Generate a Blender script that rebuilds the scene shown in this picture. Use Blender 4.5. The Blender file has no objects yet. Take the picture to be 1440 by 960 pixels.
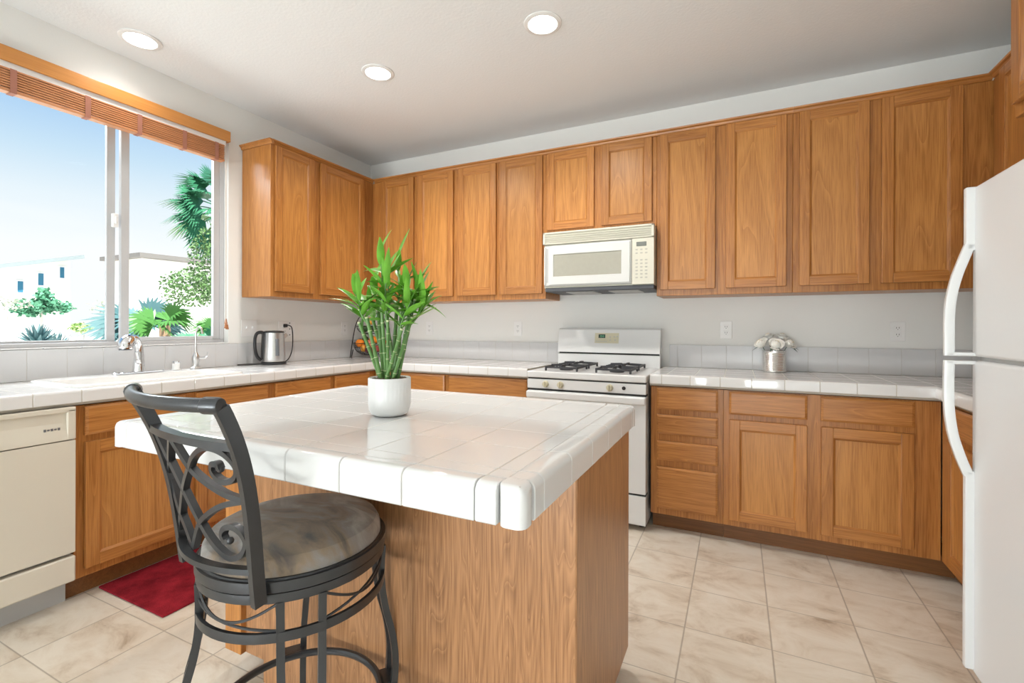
import bpy, bmesh, math, random
from mathutils import Vector, Matrix

C = bpy.context.scene.collection
PI = math.pi

# ------------------------------------------------------------------ camera, world, lights
cam_d = bpy.data.cameras.new('camera')
cam_d.sensor_width = 36.0
cam_d.lens = 660.2 / 1440 * 36.0
cam_d.shift_y = -(480 - 459.92) / 1440
cam_d.clip_start = 0.02
cam_d.clip_end = 500
cam = bpy.data.objects.new('camera', cam_d)
C.objects.link(cam)
YAW, ROLL = 0.4473, 0.003
r_ = Vector((math.cos(YAW), math.sin(YAW), 0))
f_ = Vector((-math.sin(YAW), math.cos(YAW), 0))
u_ = Vector((0, 0, 1))
R2 = r_ * math.cos(ROLL) + u_ * math.sin(ROLL)
U2 = -r_ * math.sin(ROLL) + u_ * math.cos(ROLL)
B2 = -f_
cam.matrix_world = Matrix(((R2.x, U2.x, B2.x, 3.1631), (R2.y, U2.y, B2.y, -3.4588),
                           (R2.z, U2.z, B2.z, 1.1886), (0, 0, 0, 1)))
S = bpy.context.scene
S.camera = cam
S.view_settings.view_transform = 'Standard'
S.view_settings.look = 'None'
S.view_settings.gamma = 1.0
S.view_settings.use_curve_mapping = False
S.view_settings.exposure = 0.20

w = bpy.data.worlds.new('sky')
S.world = w
w.use_nodes = True
nt = w.node_tree
nt.nodes.clear()
wo = nt.nodes.new('ShaderNodeOutputWorld')
bg = nt.nodes.new('ShaderNodeBackground')
tc = nt.nodes.new('ShaderNodeTexCoord')
sx = nt.nodes.new('ShaderNodeSeparateXYZ')
rp = nt.nodes.new('ShaderNodeValToRGB')
mp = nt.nodes.new('ShaderNodeMapping')
mp.inputs['Scale'].default_value = (1.2, 1.2, 5)
ns = nt.nodes.new('ShaderNodeTexNoise')
ns.inputs['Scale'].default_value = 2.2
ns.inputs['Detail'].default_value = 5
cr = nt.nodes.new('ShaderNodeValToRGB')
mx = nt.nodes.new('ShaderNodeMixRGB')
el = rp.color_ramp.elements
el[0].position = 0.12
el[0].color = (0.97, 0.98, 1.0, 1)
el[1].position = 0.50
el[1].color = (0.27, 0.50, 0.84, 1)
e = el.new(0.20); e.color = (0.82, 0.90, 0.97, 1)
e = el.new(0.265); e.color = (0.60, 0.77, 0.93, 1)
e = el.new(0.34); e.color = (0.39, 0.61, 0.90, 1)
cr.color_ramp.elements[0].position = 0.55
cr.color_ramp.elements[0].color = (0, 0, 0, 1)
cr.color_ramp.elements[1].position = 0.78
cr.color_ramp.elements[1].color = (0.6, 0.6, 0.6, 1)
mx.inputs['Color2'].default_value = (1, 1, 1, 1)
L = nt.links.new
L(tc.outputs['Generated'], sx.inputs[0])
L(tc.outputs['Generated'], mp.inputs[0])
L(mp.outputs[0], ns.inputs['Vector'])
L(ns.outputs['Fac'], cr.inputs[0])
L(sx.outputs['Z'], rp.inputs[0])
L(cr.outputs[0], mx.inputs['Fac'])
L(rp.outputs[0], mx.inputs['Color1'])
L(mx.outputs[0], bg.inputs['Color'])
bg.inputs['Strength'].default_value = 0.93
L(bg.outputs[0], wo.inputs[0])


def lamp(name, kind, loc, target, power, color=(1, 1, 1), **kw):
    d = bpy.data.lights.new(name, kind)
    d.energy = power
    d.color = color
    for k, v in kw.items():
        setattr(d, k, v)
    o = bpy.data.objects.new(name, d)
    C.objects.link(o)
    o.location = loc
    o.rotation_euler = (Vector(target) - Vector(loc)).to_track_quat('-Z', 'Y').to_euler()
    return o


lamp('sun', 'SUN', (10, -10, 20), (0.5, -6.0, 0), 14.0, (1.0, 0.96, 0.9), angle=0.01)
# added fill lamps at two assumed, unseen windows behind the camera
lamp('patio_daylight', 'AREA', (1.5, -7.3, 1.25), (1.6, 0, 1.5), 44, (0.95, 0.98, 1.0),
     shape='RECTANGLE', size=2.3, size_y=2.1)
lamp('patio_daylight', 'AREA', (3.9, -7.3, 1.25), (3.5, 0, 1.5), 14, (0.95, 0.98, 1.0),
     shape='RECTANGLE', size=1.2, size_y=2.1)
# added uplight for the ceiling, standing in for bounce off unseen paving
lamp('patio_bounce', 'AREA', (2.0, -7.35, 0.35), (2.2, -1.4, 2.73), 175, (0.95, 0.98, 1.0),
     shape='RECTANGLE', size=3.6, size_y=0.6)
# daylight through the sink window (the open sky outside it)
lamp('window_daylight', 'AREA', (-1.5, -2.3, 3.3), (1.1, -1.9, 0.9), 150, (0.93, 0.97, 1.0),
     shape='RECTANGLE', size=1.6, size_y=1.0)

# ------------------------------------------------------------------ materials


def newmat(name):
    m = bpy.data.materials.new(name)
    m.use_nodes = True
    t = m.node_tree
    return m, t, t.nodes['Principled BSDF'], t.nodes.new, t.links.new


def plain(name, col, rough=0.5, metal=0.0, noise=0.0, nscale=20, bump=0.0, bscale=200, coat=0.0, spec=0.5, trans=0.0):
    m, t, b, N, K = newmat(name)
    b.inputs['Base Color'].default_value = (*col, 1)
    b.inputs['Roughness'].default_value = rough
    b.inputs['Metallic'].default_value = metal
    b.inputs['Specular IOR Level'].default_value = spec
    if coat:
        b.inputs['Coat Weight'].default_value = coat
        b.inputs['Coat Roughness'].default_value = 0.05
    c = N('ShaderNodeTexCoord')
    if noise:
        n = N('ShaderNodeTexNoise'); n.inputs['Scale'].default_value = nscale; n.inputs['Detail'].default_value = 4
        x = N('ShaderNodeMixRGB')
        x.inputs['Color1'].default_value = (*[v * (1 - noise) for v in col], 1)
        x.inputs['Color2'].default_value = (*[min(1, v * (1 + noise)) for v in col], 1)
        K(c.outputs['Object'], n.inputs['Vector']); K(n.outputs['Fac'], x.inputs['Fac']); K(x.outputs[0], b.inputs['Base Color'])
    if bump:
        n = N('ShaderNodeTexNoise'); n.inputs['Scale'].default_value = bscale; n.inputs['Detail'].default_value = 2
        p = N('ShaderNodeBump'); p.inputs['Strength'].default_value = bump; p.inputs['Distance'].default_value = 0.003
        K(c.outputs['Object'], n.inputs['Vector']); K(n.outputs['Fac'], p.inputs['Height']); K(p.outputs[0], b.inputs['Normal'])
    return m


def oak(name, axis, light=(0.53, 0.230, 0.060), dark=(0.25, 0.082, 0.015), rings=13.0, rough=0.33, wide=1.0, along=0.42, rw=0.46):
    """honey oak, grain running along axis"""
    m, t, b, N, K = newmat(name)
    c = N('ShaderNodeTexCoord'); oi = N('ShaderNodeObjectInfo')
    off = N('ShaderNodeVectorMath'); off.operation = 'SCALE'; off.inputs[0].default_value = (13.1, 7.7, 9.3)
    K(oi.outputs['Random'], off.inputs['Scale'])
    add = N('ShaderNodeVectorMath'); add.operation = 'ADD'
    K(c.outputs['Object'], add.inputs[0]); K(off.outputs[0], add.inputs[1])

    def mapped(across, along):
        mpp = N('ShaderNodeMapping')
        s = [across] * 3
        s['XYZ'.index(axis)] = along
        mpp.inputs['Scale'].default_value = s
        K(add.outputs[0], mpp.inputs[0])
        return mpp.outputs[0]
    n1 = N('ShaderNodeTexNoise'); n1.inputs['Scale'].default_value = 1.0; n1.inputs['Detail'].default_value = 1.5
    n1.inputs['Roughness'].default_value = 0.4
    K(mapped(8.0 / wide, along), n1.inputs['Vector'])
    mul = N('ShaderNodeMath'); mul.operation = 'MULTIPLY'; mul.inputs[1].default_value = rings
    K(n1.outputs['Fac'], mul.inputs[0])
    fr = N('ShaderNodeMath'); fr.operation = 'FRACT'; K(mul.outputs[0], fr.inputs[0])
    rmp = N('ShaderNodeValToRGB')
    ee = rmp.color_ramp.elements
    ee[0].position = 0.0; ee[0].color = (0.75, 0.75, 0.75, 1)
    ee[1].position = 1.0; ee[1].color = (0.0, 0.0, 0.0, 1)
    q = ee.new(0.22); q.color = (0.0, 0.0, 0.0, 1)
    q = ee.new(0.88); q.color = (0.7, 0.7, 0.7, 1)
    K(fr.outputs[0], rmp.inputs[0])
    # pores
    n2 = N('ShaderNodeTexNoise'); n2.inputs['Scale'].default_value = 1.0; n2.inputs['Detail'].default_value = 3
    K(mapped(230.0, 7.0), n2.inputs['Vector'])
    r2 = N('ShaderNodeValToRGB')
    r2.color_ramp.elements[0].position = 0.36; r2.color_ramp.elements[0].color = (1, 1, 1, 1)
    r2.color_ramp.elements[1].position = 0.56; r2.color_ramp.elements[1].color = (0, 0, 0, 1)
    K(n2.outputs['Fac'], r2.inputs[0])
    n3 = N('ShaderNodeTexNoise'); n3.inputs['Scale'].default_value = 1.0; n3.inputs['Detail'].default_value = 2
    K(mapped(22.0, 0.45), n3.inputs['Vector'])
    a = N('ShaderNodeMath'); a.operation = 'MULTIPLY'; a.inputs[1].default_value = rw; K(rmp.outputs[0], a.inputs[0])
    a2 = N('ShaderNodeMath'); a2.operation = 'MULTIPLY_ADD'; a2.inputs[1].default_value = 0.38
    K(r2.outputs[0], a2.inputs[0]); K(a.outputs[0], a2.inputs[2])
    a3 = N('ShaderNodeMath'); a3.operation = 'MULTIPLY_ADD'; a3.inputs[1].default_value = 0.30
    K(n3.outputs['Fac'], a3.inputs[0]); K(a2.outputs[0], a3.inputs[2])
    mixc = N('ShaderNodeMixRGB'); mixc.use_clamp = True
    mixc.inputs['Color1'].default_value = (*light, 1); mixc.inputs['Color2'].default_value = (*dark, 1)
    K(a3.outputs[0], mixc.inputs['Fac'])
    # board-to-board tone
    hv = N('ShaderNodeHueSaturation')
    mr = N('ShaderNodeMapRange'); mr.inputs['To Min'].default_value = 0.93; mr.inputs['To Max'].default_value = 1.12
    K(oi.outputs['Random'], mr.inputs['Value']); K(mr.outputs[0], hv.inputs['Value'])
    K(mixc.outputs[0], hv.inputs['Color']); K(hv.outputs[0], b.inputs['Base Color'])
    b.inputs['Roughness'].default_value = rough
    bp = N('ShaderNodeBump'); bp.inputs['Strength'].default_value = 0.10; bp.inputs['Distance'].default_value = 0.002
    K(n2.outputs['Fac'], bp.inputs['Height']); K(bp.outputs[0], b.inputs['Normal'])
    return m


OZ = oak('oak_vertical_grain', 'Z')
OP = oak('oak_panel', 'Z', (0.585, 0.268, 0.072), (0.30, 0.112, 0.024), rings=12, wide=1.7, along=0.40)
OX = oak('oak_grain_along_x', 'X')
OY = oak('oak_grain_along_y', 'Y')
OB = oak('oak_veneer_bold', 'Z', (0.49, 0.250, 0.115), (0.20, 0.086, 0.034), rings=20, wide=0.72, along=0.95, rw=0.50)
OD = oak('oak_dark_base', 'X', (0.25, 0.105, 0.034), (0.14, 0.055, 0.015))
OVAL = oak('oak_valance', 'Y', (0.56, 0.245, 0.062), (0.45, 0.18, 0.04), rings=8, rough=0.28)

TILE = plain('white_glazed_tile', (0.745, 0.74, 0.73), 0.045, spec=0.45)
TILEG = plain('grey_white_wall_tile', (0.60, 0.60, 0.605), 0.20, spec=0.35)
GROUTG = plain('wall_tile_grout', (0.52, 0.50, 0.47), 0.8)
TIN = plain('ribbed_tin', (0.82, 0.81, 0.79), 0.26, 0.85)
GROUT = plain('pale_grout', (0.50, 0.455, 0.385), 0.8)
WALL = plain('wall_paint', (0.79, 0.79, 0.765), 0.75, bump=0.10, bscale=120)
CEIL = plain('ceiling_paint', (0.82, 0.835, 0.84), 0.9, bump=0.35, bscale=70)
WHITE = plain('white_enamel', (0.74, 0.745, 0.74), 0.22)
FRIDGE = plain('fridge_white', (0.74, 0.755, 0.765), 0.33, bump=0.05, bscale=400)
BISQUE = plain('bisque_enamel', (0.68, 0.63, 0.53), 0.30)
BISQUE2 = plain('bisque_plastic', (0.64, 0.62, 0.52), 0.4)
PANEL_CREAM = plain('cream_control_plate', (0.60, 0.56, 0.40), 0.4)
WFRAME_BACKLIT = plain('window_vinyl', (0.50, 0.50, 0.505), 0.35)  # white vinyl with its backlit shade put into the grey
VINYL = plain('white_vinyl', (0.82, 0.82, 0.81), 0.35)
BLACK = plain('black_enamel', (0.02, 0.02, 0.022), 0.35)
DARK = plain('dark_gap', (0.03, 0.03, 0.03), 0.7)
GREYMET = plain('grey_metal', (0.20, 0.21, 0.23), 0.45, 0.6)
GREYPL = plain('light_grey_plastic', (0.48, 0.48, 0.47), 0.5)
CHROME = plain('chrome', (0.78, 0.78, 0.79), 0.08, 1.0)
NICKEL = plain('brushed_steel', (0.62, 0.61, 0.60), 0.28, 1.0, noise=0.08, nscale=60)
PEWTER = plain('pewter_painted_steel', (0.075, 0.077, 0.082), 0.30, 0.65, noise=0.12, nscale=30)
GRATE = plain('cast_iron_grate', (0.05, 0.05, 0.055), 0.5, 0.2)
PORCELAIN = plain('porcelain', (0.82, 0.81, 0.79), 0.12, coat=0.4)
POT = plain('matte_white_ceramic', (0.78, 0.78, 0.77), 0.38)
PEBBLE = plain('brown_pebbles', (0.12, 0.085, 0.06), 0.8, noise=0.6, nscale=90)
STALK = plain('bamboo_stalk', (0.095, 0.215, 0.05), 0.35, noise=0.45, nscale=14)
NODE = plain('bamboo_node', (0.50, 0.52, 0.30), 0.5)
LEAF = plain('bamboo_leaf', (0.135, 0.37, 0.03), 0.38, noise=0.45, nscale=22)
RIND = plain('orange_rind', (0.85, 0.24, 0.01), 0.45, bump=0.2, bscale=300, noise=0.1)
APPLE = plain('red_apple_skin', (0.42, 0.06, 0.05), 0.3, noise=0.5, nscale=18)
PEACH = plain('pink_apple_skin', (0.66, 0.17, 0.11), 0.35, noise=0.35, nscale=16)
PLUM = plain('plum_skin', (0.10, 0.015, 0.04), 0.35, noise=0.3)
GREENF = plain('avocado_skin', (0.025, 0.07, 0.015), 0.5, bump=0.3, bscale=200, noise=0.4)
YELLOWF = plain('yellow_mango_skin', (0.75, 0.33, 0.04), 0.4, noise=0.2)
WIRE = plain('black_wire', (0.02, 0.018, 0.018), 0.45, 0.4)
PETAL = plain('rose_petal', (0.86, 0.85, 0.80), 0.6)
PETALIN = plain('rose_heart', (0.72, 0.62, 0.40), 0.6)
GREYLEAF = plain('grey_green_leaf', (0.10, 0.15, 0.11), 0.6)
BLACKPL = plain('black_plastic', (0.022, 0.022, 0.024), 0.35)
GLASSDARK = plain('tinted_glass_screen', (0.38, 0.37, 0.31), 0.12, noise=0.06, nscale=40)
LCD = plain('dark_display', (0.02, 0.045, 0.03), 0.2)
LCDGREY = plain('grey_display', (0.17, 0.18, 0.16), 0.25)
BRASS = plain('brass', (0.6, 0.4, 0.12), 0.35, 0.9)
WOODTASSEL = plain('turned_wood', (0.42, 0.16, 0.06), 0.4)
CORD = plain('beige_cord', (0.55, 0.45, 0.38), 0.8)
SLAT = plain('blind_slat_wood', (0.52, 0.225, 0.095), 0.42, noise=0.18, nscale=9)
BLUEGLASS = plain('far_window_glass', (0.03, 0.16, 0.26), 0.2)
STUCCO = plain('stucco', (0.80, 0.78, 0.74), 0.9)
ROOF = plain('roof_tiles', (0.22, 0.26, 0.27), 0.8)
GRAVEL = plain('pale_gravel', (0.72, 0.70, 0.66), 0.95, noise=0.2, nscale=3)
TRUNK = plain('palm_trunk', (0.24, 0.16, 0.10), 0.9, noise=0.4, nscale=12)
BARK = plain('pale_bark', (0.62, 0.58, 0.52), 0.9)
FROND = plain('palm_frond', (0.03, 0.15, 0.075), 0.45, noise=0.4, nscale=3)
FROND2 = plain('yellow_green_frond', (0.05, 0.16, 0.03), 0.5, noise=0.3, nscale=4)
FROND3 = plain('blue_green_frond', (0.07, 0.155, 0.165), 0.5, noise=0.3, nscale=4)
SHRUB = plain('shrub_leaf', (0.08, 0.26, 0.15), 0.6, noise=0.4, nscale=4)
SHRUB2 = plain('pale_shrub_leaf', (0.34, 0.38, 0.30), 0.7, noise=0.3, nscale=4)
TREELEAF = plain('tree_leaf', (0.085, 0.17, 0.05), 0.5, noise=0.6, nscale=6)


def emit(name, col, s):
    m, t, b, N, K = newmat(name)
    b.inputs['Base Color'].default_value = (0, 0, 0, 1)
    b.inputs['Emission Color'].default_value = (*col, 1)
    b.inputs['Emission Strength'].default_value = s
    return m


LED = emit('led_lens', (1.0, 0.97, 0.93), 9.0)
DIGIT = emit('green_digits', (0.25, 0.9, 0.45), 0.6)


def floor_mat():
    m, t, b, N, K = newmat('stone_look_vinyl_tile')
    c = N('ShaderNodeTexCoord'); sp = N('ShaderNodeSeparateXYZ'); K(c.outputs['Object'], sp.inputs[0])
    P = 0.3045

    def cell(out, off):
        a = N('ShaderNodeMath'); a.operation = 'SUBTRACT'; a.inputs[1].default_value = off; K(out, a.inputs[0])
        d = N('ShaderNodeMath'); d.operation = 'DIVIDE'; d.inputs[1].default_value = P; K(a.outputs[0], d.inputs[0])
        fl = N('ShaderNodeMath'); fl.operation = 'FLOOR'; K(d.outputs[0], fl.inputs[0])
        fc = N('ShaderNodeMath'); fc.operation = 'FRACT'; K(d.outputs[0], fc.inputs[0])
        pp = N('ShaderNodeMath'); pp.operation = 'PINGPONG'; pp.inputs[1].default_value = 0.5; K(d.outputs[0], pp.inputs[0])
        return fl.outputs[0], pp.outputs[0]
    fx, ex = cell(sp.outputs['X'], 2.978)
    fy, ey = cell(sp.outputs['Y'], -1.175)
    cb = N('ShaderNodeCombineXYZ'); K(fx, cb.inputs[0]); K(fy, cb.inputs[1])
    wn = N('ShaderNodeTexWhiteNoise'); wn.noise_dimensions = '3D'; K(cb.outputs[0], wn.inputs['Vector'])
    sc = N('ShaderNodeVectorMath'); sc.operation = 'SCALE'; sc.inputs['Scale'].default_value = 20; K(wn.outputs['Color'], sc.inputs[0])
    ad = N('ShaderNodeVectorMath'); ad.operation = 'ADD'; K(c.outputs['Object'], ad.inputs[0]); K(sc.outputs[0], ad.inputs[1])
    mp1 = N('ShaderNodeMapping'); mp1.inputs['Scale'].default_value = (1.3, 2.2, 1); mp1.inputs['Rotation'].default_value = (0, 0, 0.5)
    K(ad.outputs[0], mp1.inputs[0])
    n1 = N('ShaderNodeTexNoise'); n1.inputs['Scale'].default_value = 3.4; n1.inputs['Detail'].default_value = 9; n1.inputs['Roughness'].default_value = 0.66
    n1.inputs['Distortion'].default_value = 0.6
    K(mp1.outputs[0], n1.inputs['Vector'])
    rm = N('ShaderNodeValToRGB'); q = rm.color_ramp.elements
    q[0].position = 0.27; q[0].color = (0.34, 0.255, 0.18, 1)
    q[1].position = 0.60; q[1].color = (0.74, 0.68, 0.585, 1)
    z = q.new(0.38); z.color = (0.58, 0.49, 0.385, 1)
    z = q.new(0.48); z.color = (0.68, 0.605, 0.50, 1)
    K(n1.outputs['Fac'], rm.inputs[0])
    mn = N('ShaderNodeMath'); mn.operation = 'MINIMUM'
    exs = N('ShaderNodeMath'); exs.operation = 'MULTIPLY'; exs.inputs[1].default_value = 0.75; K(ex, exs.inputs[0])
    K(exs.outputs[0], mn.inputs[0]); K(ey, mn.inputs[1])
    lr = N('ShaderNodeValToRGB')
    lr.color_ramp.elements[0].position = 0.0045; lr.color_ramp.elements[0].color = (1, 1, 1, 1)
    lr.color_ramp.elements[1].position = 0.0085; lr.color_ramp.elements[1].color = (0, 0, 0, 1)
    K(mn.outputs[0], lr.inputs[0])
    fm = N('ShaderNodeMath'); fm.operation = 'MULTIPLY'; fm.inputs[1].default_value = 0.75; K(lr.outputs[0], fm.inputs[0])
    mixc = N('ShaderNodeMixRGB'); mixc.inputs['Color2'].default_value = (0.33, 0.28, 0.22, 1)
    K(fm.outputs[0], mixc.inputs['Fac']); K(rm.outputs[0], mixc.inputs['Color1']); K(mixc.outputs[0], b.inputs['Base Color'])
    b.inputs['Roughness'].default_value = 0.28
    bp = N('ShaderNodeBump'); bp.inputs['Strength'].default_value = 0.25; bp.inputs['Distance'].default_value = 0.002; bp.invert = True
    K(lr.outputs[0], bp.inputs['Height']); K(bp.outputs[0], b.inputs['Normal'])
    return m


FLOOR = floor_mat()


def suede_mat():
    m, t, b, N, K = newmat('suede_seat')
    c = N('ShaderNodeTexCoord')
    mp1 = N('ShaderNodeMapping'); mp1.inputs['Scale'].default_value = (1, 1.9, 1); mp1.inputs['Rotation'].default_value = (0, 0, 0.5)
    K(c.outputs['Object'], mp1.inputs[0])
    n = N('ShaderNodeTexNoise'); n.inputs['Scale'].default_value = 6.0; n.inputs['Detail'].default_value = 5; n.inputs['Roughness'].default_value = 0.55
    n.inputs['Distortion'].default_value = 0.8
    K(mp1.outputs[0], n.inputs['Vector'])
    rm = N('ShaderNodeValToRGB'); q = rm.color_ramp.elements
    q[0].position = 0.34; q[0].color = (0.075, 0.065, 0.062, 1)
    q[1].position = 0.66; q[1].color = (0.42, 0.40, 0.38, 1)
    z = q.new(0.46); z.color = (0.24, 0.175, 0.115, 1)
    z = q.new(0.54); z.color = (0.25, 0.225, 0.205, 1)
    K(n.outputs['Fac'], rm.inputs[0]); K(rm.outputs[0], b.inputs['Base Color'])
    b.inputs['Roughness'].default_value = 0.8
    b.inputs['Sheen Weight'].default_value = 0.4
    n2 = N('ShaderNodeTexNoise'); n2.inputs['Scale'].default_value = 350
    bp = N('ShaderNodeBump'); bp.inputs['Strength'].default_value = 0.15; bp.inputs['Distance'].default_value = 0.002
    K(c.outputs['Object'], n2.inputs['Vector']); K(n2.outputs['Fac'], bp.inputs['Height']); K(bp.outputs[0], b.inputs['Normal'])
    return m


SUEDE = suede_mat()


def rug_mat():
    m, t, b, N, K = newmat('red_pile')
    c = N('ShaderNodeTexCoord')
    n = N('ShaderNodeTexNoise'); n.inputs['Scale'].default_value = 7; n.inputs['Detail'].default_value = 6; n.inputs['Roughness'].default_value = 0.7
    K(c.outputs['Object'], n.inputs['Vector'])
    rm = N('ShaderNodeValToRGB'); q = rm.color_ramp.elements
    q[0].position = 0.32; q[0].color = (0.13, 0.006, 0.012, 1)
    q[1].position = 0.68; q[1].color = (0.36, 0.022, 0.035, 1)
    K(n.outputs['Fac'], rm.inputs[0]); K(rm.outputs[0], b.inputs['Base Color'])
    b.inputs['Roughness'].default_value = 0.95
    b.inputs['Specular IOR Level'].default_value = 0.1
    n2 = N('ShaderNodeTexNoise'); n2.inputs['Scale'].default_value = 260
    bp = N('ShaderNodeBump'); bp.inputs['Strength'].default_value = 0.8; bp.inputs['Distance'].default_value = 0.006
    K(c.outputs['Object'], n2.inputs['Vector']); K(n2.outputs['Fac'], bp.inputs['Height']); K(bp.outputs[0], b.inputs['Normal'])
    return m


RUG = rug_mat()


def pane_mat():
    m, t, b, N, K = newmat('clear_pane')
    t.nodes.remove(b)
    out = t.nodes['Material Output']
    tr = N('ShaderNodeBsdfTransparent'); tr.inputs[0].default_value = (0.97, 0.985, 0.98, 1)
    gl = N('ShaderNodeBsdfGlossy'); gl.inputs['Roughness'].default_value = 0.01
    lw = N('ShaderNodeLayerWeight'); lw.inputs['Blend'].default_value = 0.08
    mxs = N('ShaderNodeMixShader')
    K(lw.outputs['Fresnel'], mxs.inputs[0]); K(tr.outputs[0], mxs.inputs[1]); K(gl.outputs[0], mxs.inputs[2])
    K(mxs.outputs[0], out.inputs[0])
    return m


PANE = pane_mat()

# ------------------------------------------------------------------ mesh helpers
WLOC = {}


def V(*a):
    return Vector(a)


class MB:
    def __init__(self):
        self.bm = bmesh.new()

    def merge(self, tb, mat):
        for f in tb.faces:
            f.material_index = mat
        me = bpy.data.meshes.new('tmp')
        tb.to_mesh(me)
        tb.free()
        self.bm.from_mesh(me)
        bpy.data.meshes.remove(me)

    def box(self, x0, x1, y0, y1, z0, z1, bev=0.0, seg=2, mat=0, only=None):
        if x0 > x1: x0, x1 = x1, x0
        if y0 > y1: y0, y1 = y1, y0
        if z0 > z1: z0, z1 = z1, z0
        tb = bmesh.new()
        v = [tb.verts.new((x, y, z)) for z in (z0, z1) for y in (y0, y1) for x in (x0, x1)]
        for q in ((0, 2, 3, 1), (4, 5, 7, 6), (0, 1, 5, 4), (2, 6, 7, 3), (0, 4, 6, 2), (1, 3, 7, 5)):
            tb.faces.new([v[i] for i in q])
        bev = min(bev, 0.49 * min(x1 - x0, y1 - y0, z1 - z0))
        if bev > 0:
            eds = [e for e in tb.edges if only is None or only((e.verts[0].co + e.verts[1].co) / 2)]
            if eds:
                bmesh.ops.bevel(tb, geom=eds, offset=bev, segments=seg, affect='EDGES', profile=0.5, clamp_overlap=True)
        self.merge(tb, mat)
        return self

    def rings(self, rings, closed_path=False, caps=True, mat=0):
        """skin a list of vertex rings (same count)"""
        tb = bmesh.new()
        rv = [[tb.verts.new(p) for p in r] for r in rings]
        n = len(rv[0])
        m = len(rv)
        for i in range(m if closed_path else m - 1):
            a, b = rv[i], rv[(i + 1) % m]
            for j in range(n):
                tb.faces.new((a[j], a[(j + 1) % n], b[(j + 1) % n], b[j]))
        if caps and not closed_path:
            tb.faces.new(rv[0][::-1])
            tb.faces.new(rv[-1])
        bmesh.ops.recalc_face_normals(tb, faces=tb.faces)
        self.merge(tb, mat)
        return self

    def sweep(self, path, prof, ref=None, closed=False, mat=0, scale=None):
        """prof: list of (a, b): a along side, b along ref"""
        P = [Vector(p) for p in path]
        m = len(P)
        T = []
        for i in range(m):
            if closed:
                t = P[(i + 1) % m] - P[i - 1]
            else:
                t = P[min(i + 1, m - 1)] - P[max(i - 1, 0)]
            T.append(t.normalized() if t.length > 0 else V(0, 0, 1))
        rings = []
        if ref is None:
            n = T[0].orthogonal().normalized()
        for i in range(m):
            if ref is not None:
                rr = Vector(ref(P[i])) if callable(ref) else Vector(ref)
                s = rr.cross(T[i])
                s = s.normalized() if s.length > 1e-6 else T[i].orthogonal().normalized()
                b = T[i].cross(s).normalized()
            else:
                n = n - T[i] * n.dot(T[i])
                n = n.normalized() if n.length > 1e-6 else T[i].orthogonal().normalized()
                s, b = n, T[i].cross(n)
            k = scale[i] if scale else 1.0
            rings.append([P[i] + s * (p[0] * k) + b * (p[1] * k) for p in prof])
        return self.rings(rings, closed, True, mat)

    def tube(self, path, r, n=10, closed=False, mat=0):
        if isinstance(r, (list, tuple)):
            return self.sweep(path, [(math.cos(2 * PI * k / n), math.sin(2 * PI * k / n)) for k in range(n)], None, closed, mat, list(r))
        return self.sweep(path, [(r * math.cos(2 * PI * k / n), r * math.sin(2 * PI * k / n)) for k in range(n)], None, closed, mat)

    def lathe(self, prof, c=(0, 0, 0), n=32, mat=0, closed=False):
        """prof list of (r, z); ends capped when r > 0 unless closed ring"""
        rings = []
        for (r, z) in prof:
            rr = max(r, 1e-5)
            rings.append([V(c[0] + rr * math.cos(2 * PI * k / n), c[1] + rr * math.sin(2 * PI * k / n), c[2] + z) for k in range(n)])
        return self.rings(rings, closed, True, mat)

    def ball(self, c, r, sx=1, sy=1, sz=1, n=16, mat=0):
        tb = bmesh.new()
        bmesh.ops.create_uvsphere(tb, u_segments=n, v_segments=max(6, n // 2 + 2), radius=r)
        for v in tb.verts:
            v.co = V(v.co.x * sx + c[0], v.co.y * sy + c[1], v.co.z * sz + c[2])
        self.merge(tb, mat)
        return self

    def quad(self, pts, mat=0):
        tb = bmesh.new()
        tb.faces.new([tb.verts.new(p) for p in pts])
        self.merge(tb, mat)
        return self

    def build(self, name, mats, parent=None, loc=None, angle=0.55):
        if not isinstance(mats, (list, tuple)):
            mats = [mats]
        if parent is not None and parent.name in WLOC:
            base = WLOC[parent.name]
        elif loc is not None:
            base = Vector(loc)
        else:
            base = V(0, 0, 0)
        for v in self.bm.verts:
            v.co -= base
        me = bpy.data.meshes.new(name)
        self.bm.to_mesh(me)
        self.bm.free()
        for m in mats:
            me.materials.append(m)
        for p in me.polygons:
            p.use_smooth = True
        me.set_sharp_from_angle(angle=angle)
        o = bpy.data.objects.new(name, me)
        C.objects.link(o)
        if parent is not None:
            o.parent = parent
        else:
            o.location = base
        WLOC[o.name] = base
        if angle < 0.8:
            wm = o.modifiers.new('weighted_normal', 'WEIGHTED_NORMAL')
            wm.keep_sharp = True
            wm.weight = 80
        return o


def tag(o, label, cat, group=None, kind=None):
    o['label'] = label
    o['category'] = cat
    if group: o['group'] = group
    if kind: o['kind'] = kind
    return o


def thing(name, label, cat, loc, group=None):
    o = bpy.data.objects.new(name, None)
    o.empty_display_size = 0.1
    C.objects.link(o)
    o.location = loc
    WLOC[o.name] = Vector(loc)
    return tag(o, label, cat, group)


def struct(o):
    o['kind'] = 'structure'
    return o


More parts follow.
